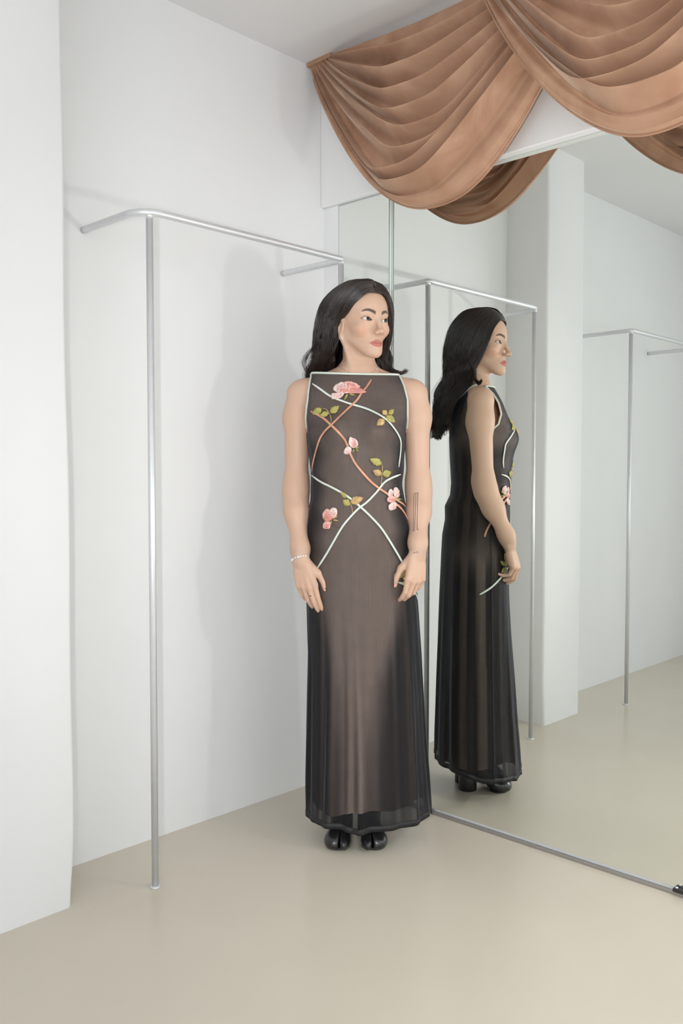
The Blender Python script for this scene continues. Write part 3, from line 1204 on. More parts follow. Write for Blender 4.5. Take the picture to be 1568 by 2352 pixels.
DZ = np.array([0.02, 0.06, 0.31, 0.586, 0.72, 0.86, 0.93, 0.985, 1.035, 1.075, 1.12, 1.20, 1.28, 1.31, 1.36, 1.41, 1.445, 1.47])
DXR = np.array([0.163, 0.162, 0.160, 0.155, 0.157, 0.160, 0.163, 0.161, 0.152, 0.144, 0.141, 0.147, 0.157, 0.157, 0.158, 0.156, 0.150, 0.146])
DXL = np.array([0.238, 0.233, 0.213, 0.199, 0.190, 0.178, 0.170, 0.164, 0.152, 0.143, 0.138, 0.143, 0.150, 0.151, 0.152, 0.150, 0.146, 0.142])
DYF = np.array([0.160, 0.158, 0.138, 0.120, 0.114, 0.112, 0.115, 0.118, 0.118, 0.119, 0.121, 0.126, 0.126, 0.118, 0.098, 0.078, 0.062, 0.050])
DYB = np.array([-0.148, -0.148, -0.142, -0.136, -0.132, -0.126, -0.122, -0.112, -0.113, -0.094, -0.090, -0.095, -0.098, -0.096, -0.090, -0.078, -0.066, -0.054])
ARMZ = 1.295


def dress_pt(th, z, shrink=0.0, folds=1.0, slip=False):
    """th: 0 her left, pi/2 front, pi right, 3pi/2 back"""
    xr = np.interp(z, DZ, DXR)
    xl = np.interp(z, DZ, DXL)
    yf = np.interp(z, DZ, DYF)
    yb = np.interp(z, DZ, DYB)
    if slip:
        k = sstep(0.95, 0.35, z)
        xr = xr - 0.010 * k
        xl = xl - 0.014 * k
        yf = yf - 0.010 * k
        yb = yb + 0.012 * k
    c, s = np.cos(th), np.sin(th)
    x = np.where(c > 0, xl * c, xr * c)
    cy = 0.012
    ex = 0.86
    sy = np.sign(s) * np.abs(s) ** ex
    ef = np.interp(z, [ARMZ, 1.325, 1.36, 1.40, 1.43, 1.458], [cy, 0.046, 0.056, 0.047, 0.030, 0.004])
    eb = np.interp(z, [ARMZ, 1.325, 1.36, 1.40, 1.43, 1.458], [cy, -0.045, -0.056, -0.052, -0.040, -0.024])
    y = np.where(s > 0, ef + (yf - ef) * sy, eb + (eb - yb) * sy)
    # bust
    b = np.exp(-((np.abs(x) - 0.066) / 0.046) ** 2) * np.exp(-((z - 1.283) / 0.055) ** 2) * (s > 0)
    y = y + 0.024 * b
    y = y - 0.006 * np.exp(-(x / 0.03) ** 2) * np.exp(-((z - 1.285) / 0.05) ** 2) * (s > 0)
    # upper body panels end at the armholes
    k = sstep(ARMZ, ARMZ + 0.10, z)
    xa = np.where(c > 0, np.interp(z, [1.30, 1.38, 1.42, 1.456], [0.149, 0.150, 0.141, 0.129]), np.interp(z, [1.30, 1.40, 1.456], [0.154, 0.149, 0.142]))
    xx = np.where(c > 0, xl, xr)
    sc = 1 - k * (1 - xa / xx)
    x2 = x * sc
    x = np.where(z > ARMZ, x2, x)
    # folds of the skirt
    low = sstep(0.93, 0.05, z)
    rad = (0.0016 + 0.0075 * low) * folds * (np.sin(9 * th + 0.8 + 1.4 * np.sin(2.3 * z)) * 0.55 + np.sin(17 * th + 2.1 + 2.0 * z) * 0.42 + np.sin(29 * th + 1.3 * np.sin(5 * z)) * 0.22) * sstep(0.95, 0.55, z) * (1 - 0.55 * sstep(0.22, 0.06, z))
    # one deep soft fold runs down the front between the legs, a broad one over the left thigh
    fl = sstep(0.78, 0.30, z) * (s > 0) * folds
    rad = rad + 0.014 * fl * np.exp(-((x - 0.002 + 0.02 * (z - 0.3)) / 0.016) ** 2) - 0.010 * fl * np.exp(-((x - 0.045) / 0.020) ** 2) + 0.008 * fl * np.exp(-((x - 0.10) / 0.03) ** 2) - 0.008 * fl * np.exp(-((x + 0.05) / 0.02) ** 2)
    # tight drag lines over hip, belly and waist
    dl = 0.0016 * folds * np.sin(62 * z + 3 * np.sin(2 * th) + 2.5 * x * 12) * np.exp(-((z - 1.12) / 0.10) ** 2) * np.abs(c) ** 1.5
    dl = dl + 0.0016 * folds * np.sin(70 * z + 26 * x) * np.exp(-((z - 1.27) / 0.05) ** 2) * np.clip(np.abs(c) - 0.35, 0, 1) * 1.5
    r = np.sqrt(x * x + (y - cy) ** 2) + 1e-6
    g = (r + rad + dl - shrink) / r
    return np.stack([x * g, cy + (y - cy) * g, z * np.ones_like(x)], -1)


dress = empty('dress')
dress.parent = person
tag(dress, 'sheer black maxi dress over a taupe lining with satin vines and roses')


def hem_z(th):
    s, c = np.sin(th), np.cos(th)
    return 0.071 + 0.015 * np.abs(c) ** 1.5 + 0.036 * (s < 0) * np.abs(s) + 0.002 * np.sin(7 * th) + 0.0012 * np.sin(13 * th + 1)


def grid_faces(nr, nc, wrap):
    i = np.arange(nr - 1)[:, None] * nc
    j = np.arange(nc if wrap else nc - 1)[None, :]
    j2 = (j + 1) % nc
    return np.stack([i + j, i + j2, i + nc + j2, i + nc + j], -1).reshape(-1, 4)


NT, NZ = 360, 210
TH = np.linspace(0, 2 * math.pi, NT, endpoint=False)
t = np.linspace(0, 1, NZ)
hz = hem_z(TH)
ZZ = hz[None, :] + (ARMZ - hz[None, :]) * t[:, None]
S1 = dress_pt(np.tile(TH, (NZ, 1)), ZZ)
skirt_q = grid_faces(NZ, NT, True)


# upper panels: front and back halves above the armhole base
def top_z(th, frontp):
    c = np.cos(th)
    if frontp:
        return 1.456 + 0.005 * np.abs(c) ** 2 + 0.003 * c * -1.0
    return 1.461 - 0.045 * (1 - np.abs(c) ** 2.2)


def panel(frontp, n=140, m=60, inset=0.0):
    th = np.linspace(1e-5, math.pi - 1e-5, n) if frontp else np.linspace(math.pi + 1e-5, 2 * math.pi - 1e-5, n)
    tt = np.linspace(0, 1, m)
    tz = top_z(th, frontp)
    zz = ARMZ + (tz[None, :] - ARMZ) * tt[:, None]
    return dress_pt(np.tile(th, (m, 1)), zz, inset)


PF, PB = panel(True), panel(False)
Vs = [S1.reshape(-1, 3), PF.reshape(-1, 3), PB.reshape(-1, 3)]
fq = grid_faces(PF.shape[0], PF.shape[1], False)
n0, n1 = len(Vs[0]), len(Vs[1])
Qs = np.vstack([skirt_q, fq + n0, fq + n0 + n1])
DV = np.vstack(Vs)
sheer = quad_obj('sheer_overlay', bl(DV), Qs[:, ::-1], M_SHEER, dress)
sheer['label'] = 'sheer black overlay'

# lining
tl = np.linspace(0, 1, 160)
lz = 0.128 + 0.012 * np.sin(2 * TH + 0.5) + 0.006 * np.sin(5 * TH)
ZL = lz[None, :] + (ARMZ - lz[None, :]) * tl[:, None]
SL = dress_pt(np.tile(TH, (160, 1)), ZL, 0.0045, 0.9, slip=True)
LF, LB = panel(True, inset=0.0035), panel(False, inset=0.0035)
LV = np.vstack([SL.reshape(-1, 3), LF.reshape(-1, 3), LB.reshape(-1, 3)])
nl = SL.shape[0] * NT
lq = np.vstack([grid_faces(160, NT, True), fq + nl, fq + nl + n1])
lining = quad_obj('lining', bl(LV), lq[:, ::-1], M_SLIP, dress)
lining['label'] = 'taupe lining'

# loose inner layer of the same sheer: gathered folds make it denser at the sides, it thins out over the front
def gathered_mat():
    m = sheer_mat('sheer_black_gathers', 0.5, (0.012, 0.012, 0.014))
    nt = m.node_tree
    pw = [n for n in nt.nodes if n.type == 'MATH' and n.operation == 'POWER'][0]
    for l in list(pw.inputs[0].links):
        nt.links.remove(l)
    at = nt.nodes.new('ShaderNodeAttribute')
    at.attribute_name = 'gather'
    mr = nt.nodes.new('ShaderNodeMapRange')
    mr.inputs['To Min'].default_value = 1.0
    mr.inputs['To Max'].default_value = 0.22
    nt.links.new(at.outputs['Fac'], mr.inputs['Value'])
    nt.links.new(mr.outputs['Result'], pw.inputs[0])
    return m


m1 = 200
tz_ = np.linspace(0, 1, m1)
ZI = (hz + 0.012)[None, :] + (1.285 - 0.012 - hz[None, :]) * tz_[:, None]
THI = np.tile(TH, (m1, 1))
GI = dress_pt(THI, ZI, 0.0022)
xg, yg = GI[..., 0], GI[..., 1]
zt = [0.08, 0.30, 0.50, 0.70, 0.95]
xc_ = np.interp(ZI, zt, [-0.004, -0.002, 0.000, 0.010, 0.005])
hw = np.interp(ZI, zt, [0.010, 0.014, 0.030, 0.085, 0.140])
sd_ = sstep(0, 1, (np.abs(xg - xc_) - hw) / np.interp(ZI, zt, [0.075, 0.075, 0.085, 0.060, 0.030]))
strk = 0.5 + 0.5 * (0.6 * np.sin(23 * THI + 1.2 * np.sin(3 * ZI)) + 0.4 * np.sin(41 * THI + 0.8 + 2 * ZI))
back_ = sstep(0.02, -0.05, yg)
strk2 = sstep(0.25, 0.75, 0.5 + 0.5 * np.sin(15 * THI + 0.9 * np.sin(2.4 * ZI)))
den = np.where(yg > 0.0, sd_ * (0.55 + 0.5 * strk), 0)
den = den * (1 - back_) + back_ * (0.25 + 0.75 * strk2)
den = np.clip(den, 0, 1) * sstep(0.95, 0.74, ZI)
side_b = sstep(0.088, 0.150, np.abs(xg) + 0.006 * np.sin(60 * ZI + 20 * xg)) * 0.62
den = np.maximum(den, sstep(0.80, 0.97, ZI) * sstep(1.283, 1.20, ZI) * (side_b * (1 - back_) + back_ * (0.35 + 0.35 * strk2)))
iq = grid_faces(m1, NT, True)
ish = quad_obj('inner_sheer', bl(GI.reshape(-1, 3)), iq[den.ravel()[iq].max(1) > 0.015][:, ::-1], gathered_mat(), dress)
ga = ish.data.attributes.new('gather', 'FLOAT', 'POINT')
ga.data.foreach_set('value', den.astype(np.float32).ravel())

# black hem tape
hb = S1[:5].copy()
ring0, ring1 = S1[0], S1[2]
cen = np.array([0.03, 0.0, 0.0])
hv = []
for ring, oz in ((S1[0], 0.0), (S1[3], 0.0)):
    dirv = ring - cen
    dirv[:, 2] = 0
    dirv /= np.linalg.norm(dirv, axis=1, keepdims=True)
    hv.append(ring + dirv * 0.0012)
for ring in (S1[3], S1[0]):
    dirv = ring - cen
    dirv[:, 2] = 0
    dirv /= np.linalg.norm(dirv, axis=1, keepdims=True)
    hv.append(ring - dirv * 0.0012)
hv.append(hv[0])
HV = np.array(hv[:4])
hq = grid_faces(4, NT, True)
last = np.stack([3 * NT + np.arange(NT), 3 * NT + (np.arange(NT) + 1) % NT, (np.arange(NT) + 1) % NT, np.arange(NT)], -1)
quad_obj('hem_tape', bl(HV.reshape(-1, 3)), np.vstack([hq, last])[:, ::-1], M_HEMBAND, dress)


# side seams, black
for th0 in (0.05, math.pi - 0.05):
    zs = np.linspace(0.08, 1.28, 80)
    p = dress_pt(np.full(80, th0), zs, -0.001)
    MB().tube(bl(p), 0.0016, 6).build('side_seam', M_HEMBAND, dress)

# ------------------------------------------------------------------ satin bindings
edge_f = PF[-1] + np.array([0, 0.0012, 0.001])
MB().tube(bl(edge_f), 0.0035, 8).build('neckline_binding', M_MINT, dress)
edge_b = PB[-1] + np.array([0, -0.001, 0.001])
MB().tube(bl(edge_b), 0.0036, 8).build('back_neck_binding', M_MINT, dress)
for c in (0, -1):
    fr = PF[:, c]
    bk = PB[:, -1 - c if c == 0 else 0]
    loop = np.vstack([fr[::-1], bk])
    outw = np.array([0.0022 if c == 0 else -0.0022, 0, 0])
    # walk from the strap down the front edge, under the arm and up the back edge
    keep = [0]
    for i in range(1, len(loop)):
        if np.linalg.norm(loop[i] - loop[keep[-1]]) > 0.004:
            keep.append(i)
    MB().tube(bl(catmull(loop[keep] + outw, 140)), 0.0034, 8).build('armhole_binding', M_MINT, dress)

# ------------------------------------------------------------------ appliqués laid on the dress surface
dress_bvh = BVHTree.FromPolygons([Vector(p) for p in DV], [tuple(map(int, q)) for q in Qs])
CAM_P = to_person(CAM)
CAM_M = to_person(CAM * np.array([-1, 1, 1]))     # the camera as the mirror sees it


def on_dress(px, py, mirrored=False, bvh=None):
    d = ray(px, py)
    o = CAM_P
    if mirrored:
        d = d * np.array([-1, 1, 1])
        o = CAM_M
    d = dir_person(d)
    hit, nrm, _, _ = (bvh or dress_bvh).ray_cast(Vector(o), Vector(d))
    if hit is None:
        return None, None
    n = np.array(nrm)
    if n @ d > 0:
        n = -n
    return np.array(hit), n


def ribbon(px_pts, width, mat, name, parent, mirrored=False, n=60, lift=0.0016, bvh=None, taper=True, thick=0.0014):
    """satin ribbon following a pixel polyline on the cloth"""
    c = catmull(px_pts, n)
    P, N = [], []
    for x, y in c:
        p, nn = on_dress(x, y, mirrored, bvh)
        if p is not None:
            P.append(p)
            N.append(nn)
    if len(P) < 4:
        return None
    P, N = np.array(P), np.array(N)
    # smooth away tiny fold noise and drop jumps
    for _ in range(3):
        P[1:-1] = 0.25 * P[:-2] + 0.5 * P[1:-1] + 0.25 * P[2:]
        N[1:-1] = 0.25 * N[:-2] + 0.5 * N[1:-1] + 0.25 * N[2:]
    N /= np.linalg.norm(N, axis=1, keepdims=True)
    T = np.gradient(P, axis=0)
    T /= np.linalg.norm(T, axis=1, keepdims=True) + 1e-9
    S = np.cross(T, N)
    S /= np.linalg.norm(S, axis=1, keepdims=True) + 1e-9
    w = np.full(len(P), width / 2)
    if taper:
        k = np.linspace(0, 1, len(P))
        w = w * np.clip(np.minimum(k, 1 - k) * 14 + 0.45, 0, 1)
    prof = [(-1, 0.0), (-0.8, 0.75), (-0.3, 1.0), (0.3, 1.0), (0.8, 0.75), (1, 0.0), (0.6, -0.35), (-0.6, -0.35)]
    v, f = [], []
    k = len(prof)
    for i in range(len(P)):
        for a, b in prof:
            v.append(P[i] + S[i] * a * w[i] + N[i] * (lift + b * thick))
    for i in range(len(P) - 1):
        for j in range(k):
            f.append((i * k + j, i * k + (j + 1) % k, (i + 1) * k + (j + 1) % k, (i + 1) * k + j))
    f.append(tuple(range(k)))
    f.append(tuple((len(P) - 1) * k + j for j in range(k))[::-1])
    return mesh_obj(name, bl(np.array(v)), f, mat, parent)


def Zq(pts, ox=640, oy=840, s=4.3556):
    return [(ox + x / s, oy + y / s) for x, y in pts]


vines = [
    (Zq([(340, 183), (420, 240), (520, 310), (620, 350), (720, 385), (860, 425), (980, 480), (1080, 545), (1160, 640), (1210, 730), (1218, 800), (1210, 900), (1195, 1015)]), 0.0068, M_MINT, 'mint_vine'),
    (Zq([(925, 140), (880, 210), (830, 270), (790, 335), (730, 395), (640, 480), (530, 590), (460, 660), (410, 740), (370, 870), (345, 980), (335, 1055)]), 0.0068, M_PEACH, 'terracotta_vine'),
    (Zq([(325, 458), (400, 495), (460, 535), (530, 600), (610, 680), (670, 760), (710, 870), (760, 970), (830, 1060), (920, 1160), (1000, 1225), (1090, 1285), (1180, 1345), (1250, 1395), (1290, 1460)]), 0.0072, M_PEACH, 'terracotta_vine'),
    (Zq([(335, 1098), (420, 1160), (520, 1210), (620, 1265), (720, 1330), (820, 1415), (920, 1510), (1020, 1620), (1100, 1740), (1190, 1890), (1262, 2020)]), 0.0068, M_MINT, 'mint_vine'),
    (Zq([(1212, 1088), (1120, 1125), (1050, 1170), (980, 1260), (880, 1365), (800, 1425), (700, 1530), (630, 1620), (560, 1740), (480, 1880), (392, 2020)]), 0.0068, M_MINT, 'mint_vine'),
]
for pts, w, m, nm in vines:
    ribbon(pts, w, m, nm, dress, n=90)
# the vines carry on round her left side (seen in the mirror)


def Zm(pts):
    return [(960 + x / 3.36, 690 + y / 3.36) for x, y in pts]


ribbon(Zm([(690, 1520), (640, 1590), (570, 1700), (530, 1770), (512, 1825)]), 0.0068, M_PEACH, 'terracotta_vine', dress, mirrored=True, n=30)
ribbon(Zm([(690, 2060), (660, 2110), (610, 2170), (550, 2225), (475, 2270)]), 0.0068, M_MINT, 'mint_vine', dress, mirrored=True, n=30)


def patch(outline_px, mat, name, parent, mirrored=False, lift=0.003, dome=0.0022, rows=4, smooth=False):
    """a flat cut-out (petal, leaf) laid on the cloth, gently domed, with real thickness"""
    o = np.array(outline_px, float)
    k = len(o)
    # densify
    cl = np.vstack([o, o[:1]])
    m = max(18, k * 2)
    if smooth:
        m = max(30, k * 4)
        cc_ = np.vstack([o[-2:], o, o[:2]])
        ring = catmull(cc_, m * (k + 3) // k * 1 + 1)
        tt = np.linspace(2, k + 2, m, endpoint=False)
        fi = tt / (k + 3) * (len(ring) - 1)
        ii = fi.astype(int)
        uu = (fi - ii)[:, None]
        ring = ring[ii] * (1 - uu) + ring[ii + 1] * uu
    else:
        tt = np.linspace(0, k, m, endpoint=False)
        i = tt.astype(int)
        u = (tt - i)[:, None]
        ring = cl[i] * (1 - u) + cl[(i + 1) % (k + 1)] * u
    cpx = ring.mean(0)
    cp, cn = on_dress(cpx[0], cpx[1], mirrored)
    if cp is None:
        return None
    orig = CAM_M if mirrored else CAM_P

    def hit(x, y):
        # intersect with the tangent plane of the cloth at the centre, then follow the cloth if it is close
        d = ray(x, y)
        if mirrored:
            d = d * np.array([-1, 1, 1])
        d = dir_person(d)
        t_ = ((cp - orig) @ cn) / (d @ cn)
        q = orig + d * t_
        h, nn = on_dress(x, y, mirrored)
        if h is not None and np.linalg.norm(h - q) < 0.02:
            return h
        return q
    v = [cp + cn * (lift + dome)]
    f = []
    for r in range(1, rows + 1):
        s = r / rows
        for p in ring:
            q = cpx + (p - cpx) * s
            ruf = 0.0011 * s * math.sin(2.6 * math.atan2(p[1] - cpx[1], p[0] - cpx[0]) * 2 + r) if smooth else 0.0
            v.append(hit(*q) + cn * (lift + dome * (1 - s * s) + ruf))
    for p in ring:
        v.append(hit(*(cpx + (p - cpx) * 0.98)) + cn * (lift - 0.0016))
    for j in range(m):
        f.append((0, 1 + j, 1 + (j + 1) % m))
    for r in range(rows):
        a, b = 1 + r * m, 1 + (r + 1) * m
        for j in range(m):
            f.append((a + j, b + j, b + (j + 1) % m, a + (j + 1) % m))
    return mesh_obj(name, bl(np.array(v)), f, mat, parent)


def leaf_outline(x0, y0, x1, y1, w, n=9, serr=0.12):
    """outline of a pointed serrated leaf from base to tip"""
    d = np.array([x1 - x0, y1 - y0], float)
    l = np.linalg.norm(d)
    d /= l
    s = np.array([-d[1], d[0]])
    up, dn = [], []
    for i in range(n + 1):
        u = i / n
        ww = w * math.sin(math.pi * u ** 0.8) * (1 + (serr if i % 2 else -serr))
        c = np.array([x0, y0]) + d * l * u
        up.append(c + s * ww)
        dn.append(c - s * ww)
    return up + dn[::-1][1:-1]


def leaf(x0, y0, x1, y1, w, mat, mirrored=False, zoom=True, parent=None):
    if zoom:
        k = 3.36 if mirrored else 4.3556
        ox, oy = (960, 690) if mirrored else (640, 840)
        x0, y0, x1, y1, w = ox + x0 / k, oy + y0 / k, ox + x1 / k, oy + y1 / k, w / k
    return patch(leaf_outline(x0, y0, x1, y1, w), mat, 'leaf', dress, mirrored)


for a in [(430, 430, 340, 490, 34, M_LEAF), (505, 470, 405, 510, 26, M_LEAF), (515, 475, 605, 405, 34, M_LEAF),
          (1080, 490, 1030, 450, 26, M_LEAF_B), (1095, 488, 1150, 440, 26, M_LEAF), (1070, 500, 1160, 570, 34, M_LEAF), (1055, 540, 975, 600, 36, M_LEAF_B),
          (1030, 985, 905, 930, 38, M_LEAF), (1028, 1090, 935, 1045, 34, M_LEAF_B), (1035, 1095, 1120, 1060, 38, M_LEAF),
          (680, 1320, 615, 1262, 24, M_LEAF), (712, 1395, 640, 1340, 34, M_LEAF), (715, 1370, 848, 1318, 42, M_LEAF_B)]:
    leaf(*a)
for pts in ([(530, 575), (520, 510), (480, 440), (440, 428)], [(1020, 1195), (1030, 1100), (1035, 1010), (1022, 985)], [(742, 1475), (725, 1400), (690, 1330)],
            [(1050, 520), (1080, 490), (1100, 480)]):
    ribbon(Zq(pts), 0.0022, M_LEAF_B, 'stem', dress, n=24, thick=0.0008)
for a in [(690, 2040, 660, 1950, 14, M_LEAF_B), (680, 2050, 630, 2010, 16, M_LEAF), (680, 2060, 640, 2105, 18, M_LEAF)]:
    leaf(*a, mirrored=True)


def petal_poly(pts, mat, lift, mirrored=False, name='petal'):
    a_ = np.array(pts, float)
    if mat is not M_ROSE_D:
        c_ = a_.mean(0) + np.array([4.0, 6.0])
        inner = [tuple(c_ + (q - a_.mean(0)) * (0.62 + 0.10 * math.sin(3 * k))) for k, q in enumerate(a_)]
        patch(Zq(inner), M_ROSE if mat is M_ROSE_W else M_ROSE_D, 'petal_fold', dress, mirrored, lift=lift + 0.0012, dome=0.0014, smooth=True)
    return patch(Zm(pts) if mirrored else Zq(pts), mat, name, dress, mirrored, lift=lift, smooth=True)


# big rose at the neckline
petal_poly([(545, 245), (560, 205), (600, 175), (640, 165), (680, 175), (700, 215), (660, 260), (600, 275)], M_ROSE_W, 0.0030)
petal_poly([(650, 170), (700, 158), (750, 170), (790, 190), (815, 215), (780, 235), (700, 225), (660, 200)], M_ROSE, 0.0034)
petal_poly([(690, 235), (750, 225), (820, 232), (880, 268), (820, 280), (740, 282), (680, 275)], M_ROSE_D, 0.0042)
petal_poly([(580, 245), (640, 215), (700, 215), (720, 250), (690, 280), (620, 280)], M_ROSE, 0.0048)
petal_poly([(530, 285), (580, 275), (640, 272), (655, 285), (620, 325), (560, 335), (530, 338)], M_ROSE_W, 0.0040)
leaf(690, 285, 655, 345, 10, M_LEAF)
leaf(705, 285, 765, 300, 9, M_LEAF)
ribbon(Zq([(690, 290), (705, 320), (720, 365)]), 0.0018, M_STEM, 'stem', dress, n=16, thick=0.0008)
# bud in the middle
petal_poly([(695, 770), (708, 712), (735, 722), (765, 730), (792, 770), (785, 805), (745, 825), (710, 805)], M_ROSE_W, 0.0036)
petal_poly([(650, 875), (660, 830), (690, 806), (722, 820), (725, 860), (695, 885)], M_ROSE_W, 0.0040)
petal_poly([(725, 760), (745, 735), (770, 770), (760, 812), (735, 815)], M_ROSE, 0.0050)
leaf(765, 830, 805, 812, 8, M_LEAF)
leaf(765, 835, 800, 855, 8, M_LEAF)
leaf(755, 835, 735, 870, 8, M_LEAF)
ribbon(Zq([(762, 845), (768, 890), (770, 925)]), 0.0016, M_STEM, 'stem', dress, n=16, thick=0.0008)
# rose by the left hip
petal_poly([(1085, 1290), (1100, 1240), (1125, 1235), (1140, 1262), (1130, 1300), (1100, 1315)], M_ROSE_W, 0.0036)
petal_poly([(1140, 1250), (1155, 1215), (1190, 1235), (1200, 1285), (1185, 1325), (1150, 1310)], M_ROSE_W, 0.0038)
petal_poly([(1075, 1330), (1110, 1300), (1155, 1310), (1165, 1345), (1130, 1370), (1085, 1362)], M_ROSE, 0.0046)
petal_poly([(1092, 1400), (1120, 1372), (1165, 1365), (1170, 1420), (1140, 1443), (1100, 1445)], M_ROSE_W, 0.0040)
leaf(1170, 1330, 1210, 1280, 8, M_LEAF)
leaf(1170, 1335, 1228, 1338, 8, M_LEAF)
ribbon(Zq([(1168, 1350), (1190, 1385), (1222, 1405)]), 0.0016, M_STEM, 'stem', dress, n=16, thick=0.0008)
# rose on the right hip
petal_poly([(440, 1510), (455, 1455), (490, 1430), (515, 1450), (510, 1500), (470, 1535)], M_ROSE, 0.0036)
petal_poly([(510, 1450), (540, 1420), (580, 1430), (588, 1480), (560, 1520), (520, 1510)], M_ROSE_W, 0.0040)
petal_poly([(455, 1530), (490, 1490), (530, 1490), (545, 1525), (510, 1555), (470, 1555)], M_ROSE_D, 0.0047)
petal_poly([(445, 1620), (455, 1570), (490, 1552), (520, 1565), (515, 1625), (480, 1633)], M_ROSE, 0.0042)
leaf(540, 1530, 605, 1497, 8, M_LEAF_B)
leaf(540, 1540, 602, 1552, 8, M_LEAF_B)
leaf(530, 1545, 520, 1598, 7, M_LEAF)
ribbon(Zq([(530, 1560), (565, 1605), (620, 1620)]), 0.0016, M_STEM, 'stem', dress, n=16, thick=0.0008)
for x, y in ((692, 318), (716, 350), (758, 887), (776, 905), (1195, 1392), (1218, 1406), (545, 1592), (574, 1618)):
    p, n = on_dress(*Zq([(x, y)])[0])
    if p is not None:
        bd = MB().lathe([(0.0, -0.0012), (0.0012, -0.0004), (0.0014, 0.0004), (0.0006, 0.0014)], 8)
        o = bd.build('berry_bead', M_BERRY, dress)
        o.location = Vector(bl(p + n * 0.003))

# ------------------------------------------------------------------ shoes
M_LEATHER = pmat('black_leather', (0.012, 0.012, 0.013), 0.28, spec=0.6, bump=0.05, bscale=160, coat=0.2)


def shoe(sg):
    """split-toe ankle boot with a round block heel; sg=+1 her left"""
    e = empty('split_toe_boot')
    e.parent = person
    cx = 0.043 if sg > 0 else -0.054
    yaw = 0.14 * sg
    cyw, syw = math.cos(yaw), math.sin(yaw)

    def F(P):
        # local shoe frame: x outward (to the little toe), y forward
        dx, dy = P[:, 0] - cx, P[:, 1] - 0.030
        x = (dx * cyw - dy * syw) * sg
        y = dx * syw + dy * cyw
        Q = np.stack([x, y, P[:, 2]], -1)
        d = ellip(Q, (0.0085, 0.056, 0.019), (0.0310, 0.040, 0.024))
        d = smin(d, ellip(Q, (-0.0235, 0.062, 0.018), (0.0165, 0.036, 0.022)), 0.006)
        d = smin(d, rcone(Q, (0.002, 0.050, 0.030), (0.0, -0.020, 0.078), 0.026, 0.031), 0.03)
        d = smin(d, rcone(Q, (0.0, -0.022, 0.085), (0.0, -0.062, 0.090), 0.031, 0.032), 0.02)
        d = smin(d, rcone(Q, (0.0, -0.055, 0.095), (0.004, -0.058, 0.165), 0.034, 0.040), 0.03)
        # split between big toe and the others
        gr = np.abs(x + 0.0095 + 0.0 * y) - 0.0016 - 0.05 * np.clip(y - 0.07, 0, 1)
        d = smax(d, -np.maximum(gr, 0.052 - y), 0.004)
        # sole is flat
        d = smax(d, 0.004 - P[:, 2] + 0.0 * y, 0.004)
        d = smax(d, P[:, 2] - 0.150, 0.004)
        return d
    V, Q = polygonise(F, (cx - 0.085, -0.12, -0.004), (cx + 0.085, 0.145, 0.158), 0.0022)
    up = quad_obj('boot_upper', bl(V), Q[:, ::-1], M_LEATHER, e)
    hx, hy = cx - 0.058 * syw * 1.0, 0.030 - 0.062
    hl = MB().lathe([(0.0, 0.0), (0.0325, 0.0), (0.0335, 0.002), (0.0330, 0.05), (0.0335, 0.078), (0.02, 0.082)], 32, (hx, -hy, 0.0))
    hl.build('heel', M_LEATHER, e)
    so = MB().lathe([(0.0, 0.0), (0.030, 0.0), (0.030, 0.005), (0.0, 0.0055)], 28)
    so = so.build('sole', M_BLACKPL, e)
    so.location = Vector(bl(np.array([cx + 0.045 * syw, 0.030 + 0.048 * cyw, 0.0])))
    so.scale = (1.25, 1.1, 1)
    return e


shoe(1)
shoe(-1)
# ------------------------------------------------------------------ hair
M_HAIRM = pmat('dark_hair_mass', (0.012, 0.008, 0.007), 0.5, spec=0.3)
M_HAIR = pmat('dark_brown_hair', (0.034, 0.0225, 0.0185), 0.30, noise=0.45, nscale=45, spec=0.7)


def B(x, y, z):
    return np.array([x, y, z])


